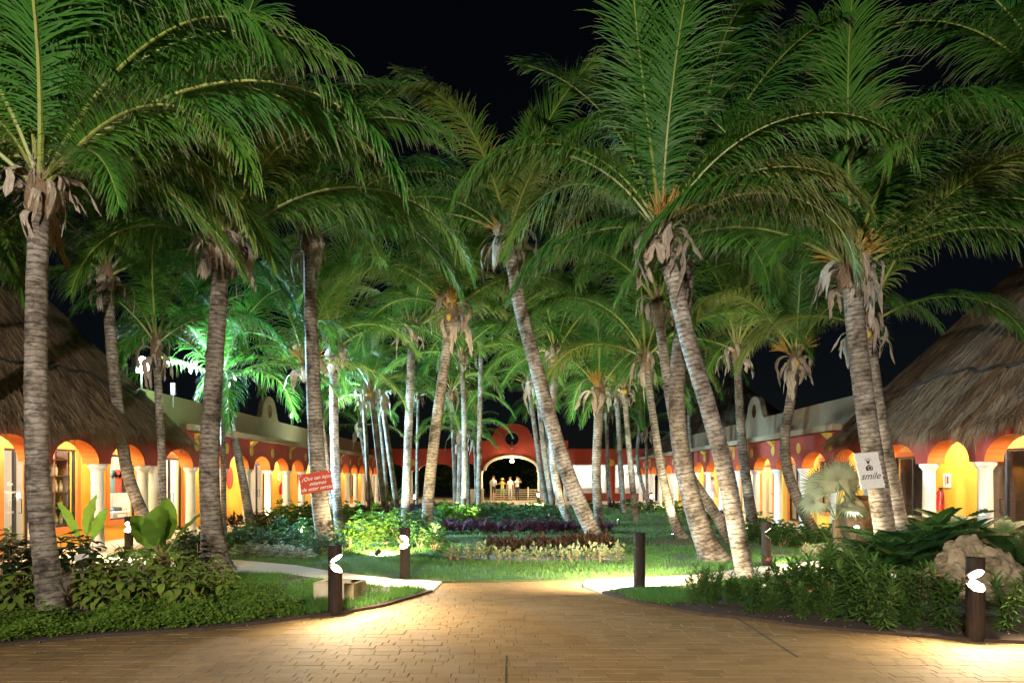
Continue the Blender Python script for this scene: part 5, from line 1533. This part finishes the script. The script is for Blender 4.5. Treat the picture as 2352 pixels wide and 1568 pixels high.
def oleander_mesh(seed, h=.75, nst=5):
    rd = random.Random(seed); b = MB(); tips = []; sb = MB()
    for k in range(nst):
        a = rd.uniform(0, 6.283); lean = rd.uniform(.1, .5); hh = h * rd.uniform(.65, 1.1)
        p0 = Vector((rd.uniform(-.06, .06), rd.uniform(-.06, .06), -.03)); p1 = Vector((math.cos(a) * lean * hh, math.sin(a) * lean * hh, hh))
        pm = p0.lerp(p1, .5) + Vector((0, 0, hh * .08))
        sb.tube([p0, pm, p1], [.008, .006, .003], 5)
        for i in range(23):
            f = .1 + .9 * i / 22
            q = p0.lerp(pm, f * 2) if f < .5 else pm.lerp(p1, f * 2 - 1)
            for j in range(4):
                put_leaf(b, q, i * 1.05 + j * 1.57 + rd.uniform(-.2, .2), rd.uniform(.15, .95) * (.5 + .75 * f), .17 * rd.uniform(.75, 1.15), .0145, .2, .35, 3)
        tips.append(p1)
    return b.mesh('foliage', ['oleander'], tip=True), sb.mesh('stem', ['dark_wood']), tips
OLE = [oleander_mesh(s, .72, 5) for s in range(4)]
def blossom(m):
    b = MB()
    for k_ in range(7):
        put_leaf(b, Vector((0, 0, 0)), k_ * .9, .5 + .35 * (k_ % 2), .055, .022, .2, -.2, 2)
    return b.mesh('blossom', [m], tip=True)
BLO = [blossom('petal_pink'), blossom('petal_white')]
rd = random.Random(21)
ol = []
for r_, py, n_, x0, x1 in ((0, 1392, 9, 1590, 1790), (1, 1412, 9, 1700, 1990), (2, 1432, 9, 1830, 2210), (3, 1408, 6, 1960, 2190), (4, 1450, 5, 2000, 2340), (5, 1378, 7, 1600, 1840), (6, 1420, 4, 2200, 2350)):
    for i in range(n_): ol.append((x0 + (x1 - x0) * (i + .5) / n_ + rd.uniform(-12, 12), py + rd.uniform(-6, 6)))
for i, (px, py) in enumerate(ol):
    if (abs(px - 2240) < 46 and py > 1390) or (2130 < px < 2345 and py < 1425): continue
    x, y = gp(px, py)
    fo, st, tips = OLE[i % 4]
    T = thing('oleander', ('low oleander bush at the left end of the right front bed' if px < 1750 else 'oleander bush by the paving in front of the zamias' if px < 2130 else 'oleander bush around the front right bollard light'), 'shrub', (x, y, .03), 'oleanders of the right bed', rotz=rd.uniform(0, 6.28))
    s = rd.uniform(.5, 1.0) * (.66 if px < 1800 else 1.0) * (1.2 if 1840 < px < 2120 and rd.random() < .5 else 1); T.scale = (s, s, s)
    f = obj('foliage', fo, T); f['kind'] = 'stuff'
    obj('stem', st, T)
    for t_ in tips:
        if rd.random() < .12: obj('blossom', BLO[0 if rd.random() < .75 else 1], T, t_, (rd.uniform(-.6, .6), rd.uniform(-.6, .6), rd.uniform(0, 6)), rd.uniform(.8, 1.3))
# fan palm
x, y = (1922 - PX) * 15.2 / F, 15.2
T = thing('fan_palm', 'small fan palm with a pale round leaf beside the white sign', 'palm tree', (x, y, 0))
b = MB(); b.tube([(0.03, 0, -.05), (.02, 0, .3), (-.02, 0, .75)], [.12, .1, .075], 10); obj('trunk', b.mesh('fan_trunk', ['fibre']), T)
def fan_leaf(n=40, L=.64, seed=1):
    rd = random.Random(seed); b = MB()
    for k_ in range(n):
        a = -2.5 + 5.0 * k_ / (n - 1); l = L * (1 - .12 * abs(a) / 2.5) * rd.uniform(.9, 1.05); w = .03; vs = []; tp = []
        dv = Vector((math.cos(a), math.sin(a), 0)); sv = Vector((-math.sin(a), math.cos(a), 0))
        for i in range(5):
            f = i / 4; ww = w * (.35 + 1.5 * f if f < .45 else 1.05 * (1 - (f - .45) / .55) + .02); zz = .02 * (k_ % 2) * f - .22 * l * max(0, f - .45) ** 2 * 3 * rd.uniform(.5, 1.4)
            vs += [dv * l * f - sv * ww + Vector((0, 0, zz)), dv * l * f + sv * ww + Vector((0, 0, zz + .012))]; tp += [f, f]
        b.add(vs, [(2 * i, 2 * i + 1, 2 * i + 3, 2 * i + 2) for i in range(4)], 0, tip=tp)
    return b.mesh('fan_leaf', ['fan_leaf'], tip=True)
FL = [fan_leaf(seed=i) for i in range(2)]
pb = (lambda b: (b.tube([(0, 0, 0), (0, .01, .4), (0, 0, .8)], [.016, .012, .01], 5), b.mesh('petiole', ['rib']))[1])(MB())
top = Vector((-.02, 0, .75))
for i, (dx, dy, dz, rx, ry, rz, s) in enumerate(((0.0, -.12, .86, 78, 0, 90, 1.0), (-.25, .2, .75, 60, -25, 120, .9), (.3, .25, .7, 70, 30, 60, .95), (.45, 0, .45, 40, 35, 20, .8), (-.45, .05, .4, 40, -30, 165, .8), (.1, -.35, .3, 20, 0, -90, .8), (.3, .3, .95, 75, 10, 70, .9))):
    p = top + Vector((dx, dy, dz))
    lf_ = obj('leaf', FL[i % 2], T, p, (R(rx), R(ry), R(0)) if i == 0 else (R(rx), R(ry), R(rz - 90)), s)
    if i == 0: lf_.rotation_euler = Matrix.Rotation(R(80), 4, 'X').to_3x3().to_euler() if False else (Matrix.Rotation(R(78), 4, 'X') @ Matrix.Rotation(R(90), 4, 'Z')).to_euler()
    else: lf_.rotation_euler = (Matrix.Rotation(R(rx), 4, 'X') @ Matrix.Rotation(R(ry), 4, 'Y') @ Matrix.Rotation(R(rz), 4, 'Z')).to_euler()
    b = MB(); b.tube([top, top.lerp(p, .5) + Vector((0, 0, .06)), p], [.018, .014, .011], 5); obj('petiole', b.mesh('petiole', ['rib']), T)
# urn beside it
x, y = (1968 - PX) * 15.6 / F, 15.6
T = thing('clay_urn', 'big brown clay urn behind the fan palm', 'urn', (x, y, .03))
b = MB(); b.lathe([(.14, 0), (.2, .1), (.36, .45), (.42, .75), (.38, 1.0), (.26, 1.15), (.3, 1.22), (.3, 1.25)], 22)
me = b.mesh('urn_body', ['fibre']); smooth_by_angle(me); obj('urn_body', me, T)

# ------------------------------------------------------------------ grass
from mathutils import noise as MN
def blades(name, region, n, h, w, seed, label):
    rd = np.random.RandomState(seed)
    poly, (x0, x1, y0, y1), excl = region
    P = []
    while len(P) < n:
        xs = rd.uniform(x0, x1, 4000); ys = rd.uniform(y0, y1, 4000)
        for x, y in zip(xs, ys):
            if abs(x) > y * .8: continue
            if MN.noise(Vector((x * 1.3, y * 1.3, 3))) + .6 < rd.random() * .75: continue
            if poly_in((x, y), poly) and not any(((x - ex) / ea) ** 2 + ((y - ey) / eb) ** 2 < 1 for ex, ey, ea, eb in excl):
                P.append((x, y))
                if len(P) >= n: break
    P = np.array(P)
    a = rd.uniform(0, 6.283, n); hh = h * rd.uniform(.5, 1.25, n); ln = rd.uniform(.1, .7, n) * hh; az = rd.uniform(0, 6.283, n)
    V = np.zeros((n, 3, 3))
    V[:, 0, 0] = P[:, 0] - np.cos(a) * w; V[:, 0, 1] = P[:, 1] - np.sin(a) * w
    V[:, 1, 0] = P[:, 0] + np.cos(a) * w; V[:, 1, 1] = P[:, 1] + np.sin(a) * w
    V[:, 2, 0] = P[:, 0] + np.cos(az) * ln; V[:, 2, 1] = P[:, 1] + np.sin(az) * ln; V[:, 2, 2] = hh
    V[:, :, 2] += .028
    me = bpy.data.meshes.new(name)
    me.vertices.add(3 * n); me.vertices.foreach_set('co', V.reshape(-1))
    me.loops.add(3 * n); me.loops.foreach_set('vertex_index', np.arange(3 * n, dtype=np.int32))
    me.polygons.add(n); me.polygons.foreach_set('loop_start', np.arange(0, 3 * n, 3, dtype=np.int32))
    me.materials.append(MATS['grass_blade']); me.update(calc_edges=True); me.validate()
    o = obj(name, me); tag(o, label, 'grass', None, 'stuff')
front = [p for p in LAWN]
sb_ = gp(1240, 1283)
blades('lawn_grass', (LAWN, (-9, 9, 10.3, 16.5), [(sb_[0], sb_[1], 1.9, .6)]), 46000, .07, .004, 1, 'short mown grass at the front of the central lawn')
blades('far_lawn_grass', (LAWN, (-9, 9, 16.5, 40), []), 26000, .085, .011, 2, 'mown grass farther back under the palms')
GL = [gp(520, 1325), gp(640, 1323), gp(780, 1342), gp(980, 1358), gp(940, 1374), gp(840, 1399), gp(770, 1410), gp(640, 1424), gp(560, 1405), gp(540, 1360)]
blades('corner_grass_left', (GL, (-6, -1, 7, 13), []), 20000, .085, .004, 3, 'rough grass round the stone box and bollard')
GR = [gp(1400, 1363), gp(1586, 1350), gp(1740, 1332), gp(1900, 1318), gp(1900, 1345), gp(1600, 1385), gp(1540, 1398), gp(1450, 1380)]
blades('corner_grass_right', (GR, (1, 7, 8, 13), []), 14000, .07, .004, 4, 'short grass behind the oleanders by the right path')
GR2 = [gp(1950, 1448), gp(2352, 1474), gp(2440, 1440), gp(2352, 1400), gp(1950, 1400)]
0 and blades('corner_grass_front', (GR2, (3, 8.4, 6.5, 10), []), 9000, .07, .004, 5, 'sparse grass under the right front bed')

# ------------------------------------------------------------------ signs on the palms
def wavy_board(w, h, seed, n=14):
    rd = random.Random(seed); pts = [(-w / 2, -h / 2), (w / 2, -h / 2)]
    for i in range(1, n): pts.append((w / 2 + rd.uniform(-.012, .012), -h / 2 + h * i / n))
    pts += [(w / 2, h / 2), (-w / 2, h / 2)]
    for i in range(n - 1, 0, -1): pts.append((-w / 2 + rd.uniform(-.012, .012), -h / 2 + h * i / n))
    return pts
p = at(726, 1107, 15.35)
T = thing('hanging_sign', 'tilted red wooden sign with white handwriting hung on a palm', 'sign', tuple(p))
T.rotation_euler = (0, R(-9), 0)
obj('board', prism(wavy_board(.72, .45, 3), [], lambda u, v, n: (u, n, v), -.012, .012, ['sign_red'], 'board'), T)
for (t_, zz, xx) in (('¿Que tan lejos', .1, 0.02), ('estamos', -.02, .03), ('de estar cerca?', -.135, .0)):
    text('lettering', t_, .115, T, (xx, -.0165, zz), (R(90), 0, 0), 'lettering_white', shear=.45, bold=.0008)
for s in (-1, 1):
    b = MB(); b.lathe([(.012, 0), (.012, .01)], 8, (s * .32, -.022, .19), axis=(0, 1, 0)); obj('nail', b.mesh('nail', ['lettering_white']), T)
    b = MB(); b.tube([(s * .32, -.018, .19), (s * .2, .04, .3), (s * .05, .2, .42)], .005, 4); obj('cord', b.mesh('cord', ['lettering_white']), T)
p = at(1997, 1080, 11.9)
T = thing('smile_sign', 'weathered white board with a camera drawing and the word smile', 'sign', tuple(p))
T.rotation_euler = (0, R(-4), R(4))
def shear_board(u, v, n): return (u - v * .14, n, v)
obj('board', prism(wavy_board(.43, .63, 8, 20), [], shear_board, -.012, .012, ['sign_white'], 'board'), T)
text('lettering', 'smile', .17, T, (.0, -.0165, -.1), (R(90), 0, 0), 'lettering_dark', shear=.4)
def icon(name, outer, holes): return obj(name, prism([(u, v) for u, v in outer], holes, shear_board, -.0165, -.0125, ['lettering_dark'], name), T)
icon('camera_icon', [(-.065, .0), (.055, 0), (.06, .07), (.035, .075), (.02, .1), (-.02, .1), (-.03, .075), (-.065, .07)], [ell(.008, .043, .036, .036, 18)])
icon('camera_lens_icon', ell(.008, .043, .026, .026, 18), [])
icon('flash_icon', [(-.022, .12), (.015, .12), (.022, .155), (.03, .16), (.03, .2), (-.035, .2), (-.035, .16), (-.028, .155)], [[(-.025, .168), (.02, .168), (.02, .192), (-.025, .192)]])
for k_ in range(7):
    a = R(0 + 30 * k_); u, v = math.cos(a) * .058, .18 + math.sin(a) * .05
    b_ = icon('ray_icon', ell(u, v, .006, .004, 6), [])

# ------------------------------------------------------------------ fire extinguishers and their wall plates
def extinguisher(x, y, z, sx, label):
    T = thing('fire_extinguisher', label, 'extinguisher', (x, y, z), 'fire extinguishers')
    b = MB(); b.lathe([(.06, 0), (.085, .02), (.085, .4), (.06, .46), (.025, .48)], 14); me = b.mesh('cylinder', ['ext_red']); smooth_by_angle(me); obj('cylinder', me, T)
    b = MB(); b.box(-.02, .02, -.05, .03, .481, .55); b.box(-.015, .015, -.11, -.05, .52, .55); obj('valve', b.mesh('valve', ['black_frame']), T)
    b = MB(); b.tube([(0, -.03, .52), (0, -.12, .48), (0, -.13, .3), (0, -.1, .12)], .013, 6); obj('hose', b.mesh('hose', ['black_frame']), T)
def plate(x, y, z, sx, label):
    T = thing('wall_sign', label, 'sign', (x, y, z), 'extinguisher wall signs')
    b = MB(); b.box(-.012, .012, -.13, .13, -.17, .17); obj('plate', b.mesh('plate', ['goods_white']), T)
    o = -sx * .0145
    b = MB(); b.box(min(o, o * .9), max(o, o * .9), -.08, .0, -.08, .1); obj('red_symbol', b.mesh('red_symbol', ['ext_red']), T)
    b = MB(); b.box(min(o, o * .9), max(o, o * .9), .03, .06, -.12, .12); obj('arrow_symbol', b.mesh('arrow_symbol', ['ext_red']), T)
extinguisher(-10.5, 17.3, .95, -1, 'red fire extinguisher between the two left shop windows')
plate(-10.58, 17.28, 1.78, -1, 'white and red wall plate between the left shop windows')
extinguisher(-10.5, 31.1, .95, -1, 'red fire extinguisher on the yellow wall of the left wing')
plate(-10.58, 31.0, 1.75, -1, 'white wall plate above the left wing extinguisher')
extinguisher(10.5, 16.75, .9, 1, 'red fire extinguisher on the right yellow wall behind the zamias')
plate(10.58, 16.6, 1.62, 1, 'white and red wall plate on the right yellow wall')
extinguisher(gx(1287), GY - .12, .95, 1, 'red fire extinguisher by the gatehouse right arch')
# red ovals on the left inner wall
for y in (34.0, 36.6, 25.6):
    wpart('oval_panel', prism(ell(y, 1.7, .28, .42, 22), [], fnL, 1.36, 1.398, ['red_oval'], 'oval_panel'), WL)

# ------------------------------------------------------------------ goods behind the glass
x = -11.25
T = thing('bottle_shelf', 'brown wooden bottle shelf behind the left shop window', 'shelf', (-11.35, 16.98, .07))
for z in (.45, .85, 1.25, 1.65, 2.05):
    b = MB(); b.box(-.14, .14, -.75, .75, z, z + .03); obj('shelf_board', b.mesh('shelf_board', ['shelf_wood_room_shade']), T)
for yy in (-.78, -.25, .25, .75):
    b = MB(); b.box(-.14, .14, yy, yy + .028, 0, 2.3); obj('upright', b.mesh('upright', ['shelf_wood_room_shade']), T)
b = MB(); b.box(-.16, -.141, -.78, .78, 0, 2.3); obj('back_panel', b.mesh('back_panel', ['shelf_wood_room_shade']), T)
def bottle_mesh(m):
    b = MB(); b.lathe([(.04, 0), (.045, .02), (.045, .17), (.016, .22), (.015, .29)], 12); me = b.mesh('glass_body', [m]); smooth_by_angle(me)
    c = MB(); c.lathe([(.019, .28), (.019, .31)], 8); l = MB(); l.lathe([(.0465, .05), (.0465, .13)], 12)
    return me, c.mesh('cap', ['lettering_dark']), l.mesh('paper_label', ['paper'])
BM = [bottle_mesh('liquor'), bottle_mesh('liquor_clear')]
rd = random.Random(4)
for z in (.48, .88, 1.28, 1.68):
    for yy in (-.62, -.45, -.1, .08, .4, .55):
        if rd.random() < .75:
            T2 = thing('bottle', 'small liquor bottle on the wooden shelf behind glass', 'bottle', (-11.28, 16.98 + yy, .07 + z + .002), 'bottles on the shelf')
            q = BM[rd.randint(0, 1)]
            for nm, m_ in zip(('glass_body', 'cap', 'paper_label'), q): obj(nm, m_, T2)
def garment(x, y, z, m, label, s=1.0):
    T = thing('hanging_shirt', label, 'shirt', (x, y, z), 'shirts in the shop windows')
    o_ = [(-.2, -.6), (.2, -.6), (.2, -.12), (.32, -.22), (.38, -.1), (.2, .06), (.08, .08), (0, .05), (-.08, .08), (-.2, .06), (-.38, -.1), (-.32, -.22), (-.2, -.12)]
    obj('cloth', prism(o_, [], lambda u, v, n: (n, u, v), -.05, .05, [m], 'cloth'), T, None, None, s)
    b = MB(); b.tube([(0, 0, .08), (0, 0, .16), (0, .03, .2)], .006, 4); obj('hook', b.mesh('hook', ['metal']), T)
for i, (yy, m) in enumerate(((19.2, 'goods_yellow'), (19.65, 'goods_teal'), (20.05, 'goods_red'), (20.4, 'goods_black'))):
    garment(-11.6, yy, 1.85, m, 'shirt hanging behind the second left shop window')
def table(x, y, label, w=.5, l=.9):
    T = thing('display_table', label, 'table', (x, y, .07), 'shop display tables')
    b = MB(); b.bbox(-w / 2, w / 2, -l / 2, l / 2, .62, .68, .01); obj('tabletop', b.mesh('tabletop', ['goods_white']), T)
    for a in (-1, 1):
        for c in (-1, 1):
            b = MB(); b.box(a * (w / 2 - .05) - .02, a * (w / 2 - .05) + .02, c * (l / 2 - .05) - .02, c * (l / 2 - .05) + .02, 0, .619); obj('leg', b.mesh('leg', ['metal']), T)
    for i in range(5):
        T2 = thing('folded_cloth', 'folded cloth stack on a shop display table', 'cloth', (x + random.uniform(-.1, .1), y - l / 2 + .12 + i * .16, .752), 'folded goods')
        b = MB(); b.bbox(-.12, .12, -.06, .06, 0, random.uniform(.06, .16), .02); obj('stack', b.mesh('stack', [random.choice(['goods_white', 'goods_red', 'goods_teal', 'goods_black', 'goods_yellow'])]), T2)
table(-11.1, 19.1, 'white display table in the second left shop window')
table(-11.6, 21.3, 'white display table inside the left glass door'); table(11.4, 33.7, 'white display table in the lit right window'); table(11.3, 22.9, 'white display table in the dim right window')
for i, (yy, m) in enumerate(((34.7, 'goods_teal'), (35.5, 'goods_red'), (24.4, 'goods_red'), (24.9, 'goods_teal'))):
    garment(11.8, yy, 1.8, m, 'shirt hanging behind a right shop window')
plant('variegated', 'indoor_plant', -11.5, 15.6, 1.3, 'yellow-green plant inside the left glass door', 'plant', None, 1, z=.07)
# lettering on the left glass door
for (t_, zz, sz) in (('Ron', 1.55, .1), ('Mexicano', 1.38, .085), ('HECHO', .95, .06)):
    text('door_lettering', t_, sz, WL, (-10.6 + .04 + XF + .0 - .035, 14.6 - WL.location.y - .19, zz), (R(90), 0, R(90)), 'lettering_white', shear=0.1)
o = wpart('door_emblem', prism(ell(14.41, 1.15, .05, .075, 18), [ell(14.41, 1.15, .04, .064, 18)], fnL, 1.40, 1.404, ['lettering_white'], 'door_emblem'), WL)

# ------------------------------------------------------------------ people
def person(x, y, z, rotz, H, mats, label, pose='stand', hat=False):
    """one continuous skinned body; mats: shirt, trousers, skin, shoe"""
    T = thing('person', label, 'person', (x, y, z), rotz=rotz)
    k = H / 1.75
    V = []; Rd = []; E = []; tagv = []
    def v(p, r, t, par=None):
        V.append(Vector(p) * k); Rd.append(r * k); tagv.append(t)
        if par is not None: E.append((par, len(V) - 1))
        return len(V) - 1
    pel = v((0, 0, .95), .145, 1)
    wst = v((0, 0, 1.1), .13, 0, pel); chs = v((0, .0, 1.3), .155, 0, wst); shl = v((0, 0, 1.42), .12, 0, chs)
    nk = v((0, 0, 1.5), .055, 2, shl); hd = v((0, -.015, 1.6), .088, 2, nk); hd2 = v((0, -.01, 1.7), .075, 2, hd)
    shorts = mats[4] if len(mats) > 4 else False
    for s in (-1, 1):
        st = .06 if pose == 'walk' else 0.0
        hp = v((s * .09, 0, .9), .095, 1, pel); kn = v((s * .1, -st * s, .5), .062, 2 if shorts else 1, hp); an = v((s * .1, st * s * 1.5, .09), .042, 2 if shorts else 1, kn)
        hl = v((s * .1, st * s * 1.5 - .12, .04), .04, 3, an)
        sh_ = v((s * .17, 0, 1.4), .065, 0, shl)
        if pose == 'fold': el_ = v((s * .26, .02, 1.14), .043, 2, sh_); wr = v((s * .1, -.2, 1.12), .033, 2, el_); pd = Vector((-s * .6, -.6, 0)).normalized()
        elif pose == 'raise': el_ = v((s * .3, -.12, 1.32), .043, 2, sh_); wr = v((s * .12, -.22, 1.5), .033, 2, el_); pd = Vector((-s * .5, -.2, .6)).normalized()
        else: el_ = v((s * .25, .03, 1.13), .043, 2, sh_); wr = v((s * .26, -.06, .88), .032, 2, el_); pd = Vector((0, -.1, -1)).normalized()
        pw = V[wr] / k
        pm = v(pw + pd * .07, .03, 2, wr)
        side = Vector((0, 1, 0)) if pose != 'fold' else Vector((0, 0, 1))
        for j, (o_, L) in enumerate(((-.027, .07), (-.009, .08), (.009, .075), (.027, .06))):
            f1 = v(pw + pd * .1 + side * o_, .009, 2, pm); v(pw + pd * (.1 + L) + side * o_ + Vector((0, -.012, 0)), .008, 2, f1)
        th = v(pw + pd * .05 - side * .04, .011, 2, wr); v(pw + pd * .09 - side * .055, .009, 2, th)
    me = bpy.data.meshes.new('body'); me.from_pydata([tuple(p) for p in V], E, [])
    o = bpy.data.objects.new('tmp_body', me); COL.objects.link(o)
    md = o.modifiers.new('skin', 'SKIN'); md.use_smooth_shade = True
    for i, sv in enumerate(me.skin_vertices[0].data):
        sv.radius = (Rd[i] * (1.15 if i in (chs, wst, pel) else 1), Rd[i] * (.78 if i in (chs, wst, pel, shl) else 1)); sv.use_root = (i == pel)
    o.modifiers.new('sub', 'SUBSURF').levels = 1
    dg = bpy.context.evaluated_depsgraph_get(); em = bpy.data.meshes.new_from_object(o.evaluated_get(dg))
    bpy.data.objects.remove(o)
    em.materials.clear()
    for m in mats[:4]: em.materials.append(MATS[m])
    for pg in em.polygons:
        c = pg.center; best = min(range(len(V)), key=lambda i: (V[i] - c).length - Rd[i]); t = tagv[best]
        if t == 2 and shorts and V[best].z < .8 * k and c.z > .56 * k: t = 1
        if t == 2 and abs(c.x) > .15 * k and c.z > 1.22 * k and c.z < 1.46 * k: t = 0
        pg.material_index = t
    obj('body', em, T)
    b = MB(); n = 12
    b.lathe([(.096 * k, -.03 * k), (.1 * k, .03 * k), (.085 * k, .085 * k), (.04 * k, .115 * k)], n, (0, .018 * k, 1.66 * k)); hm = b.mesh('hair', ['hair_brown'], smooth=True); obj('hair', hm, T)
    b = MB(); b.lathe([(.004, 0), (.014, -.03), (.004, -.045)], 6, (0, -.098 * k, 1.635 * k)); obj('nose', b.mesh('nose', ['skin']), T)
    for s in (-1, 1):
        b = MB(); b.lathe([(.004, -.008), (.01, 0), (.004, .008)], 6, (s * .033 * k, -.088 * k, 1.66 * k)); obj('eye', b.mesh('eye', ['lettering_dark']), T)
        b = MB(); b.lathe([(.006, -.03), (.016, 0), (.006, .03)], 6, (s * .093 * k, .005, 1.63 * k)); obj('ear', b.mesh('ear', ['skin']), T)
    b = MB(); b.box(-.025 * k, .025 * k, -.1 * k, -.085 * k, 1.575 * k, 1.585 * k); obj('mouth', b.mesh('mouth', ['petal_red']), T)
    if hat:
        b = MB(); b.lathe([(.2 * k, -.005), (.2 * k, .01), (.1 * k, .02), (.09 * k, .1), (.03, .12)], 16, (0, 0, 1.7 * k)); obj('hat', b.mesh('hat', ['cloth_yellow']), T)
    return T
PYY = GY + 0.9
person((1133 - PX) * PYY / F, PYY, .05, 0.1, 1.85, ('cloth_grey', 'cloth_dark', 'skin', 'cloth_dark', True), 'person in grey shirt and dark shorts with folded arms under the far arch', 'fold')
person((1154 - PX) * PYY / F, PYY, .05, -0.1, 1.62, ('cloth_yellow', 'cloth_green', 'skin', 'cloth_yellow', True), 'person in yellow top, green shorts and sun hat under the far arch', 'raise', True)
person((1172 - PX) * PYY / F, PYY, .05, 0.0, 1.75, ('cloth_white', 'cloth_grey', 'skin', 'cloth_dark', False), 'person in white shirt and grey trousers under the far arch', 'stand')
person((1188 - PX) * (PYY + .3) / F, PYY + .3, .05, 0.6, 1.78, ('cloth_white', 'cloth_dark', 'skin', 'cloth_dark', False), 'person in white shirt and dark trousers, rightmost under the far arch', 'raise')
person(9.85, 29.6, .06, R(-120), 1.74, ('cloth_red', 'cloth_jeans', 'skin', 'cloth_dark', False), 'person in red shirt and jeans in the right arcade', 'walk')
person(9.75, 33.2, .06, R(100), 1.7, ('cloth_pink', 'cloth_white', 'skin', 'cloth_dark', False), 'person in pale pink shirt walking in the right arcade', 'walk')

# ------------------------------------------------------------------ litter
rd = random.Random(77); b = MB()
for i in range(420):
    y = rd.uniform(5.6, 15); x = rd.uniform(-.7, .7) * y
    if rd.random() < .55:
        q = rd.choice(left_front[1:] + right_front[:-1]); x, y = q[0] + rd.gauss(0, .5), q[1] + rd.gauss(0, .35)
    if not (poly_in((x, y), LAWN) or y < 11.5): continue
    z = .036 if (poly_in((x, y), LAWN) or poly_in((x, y), BED_L) or poly_in((x, y), BED_R) or poly_in((x, y), PATH_L) or poly_in((x, y), PATH_R)) else .006
    put_leaf(b, Vector((x, y, z + .004)), rd.uniform(0, 6.28), rd.uniform(0, .25), rd.uniform(.02, .06), rd.uniform(.004, .012), .3, -.1, 2)
o = obj('fallen_leaves', b.mesh('fallen_leaves', ['husk'], tip=True)); tag(o, 'dry fallen leaves strewn on paving and lawn', 'leaf litter', None, 'stuff')
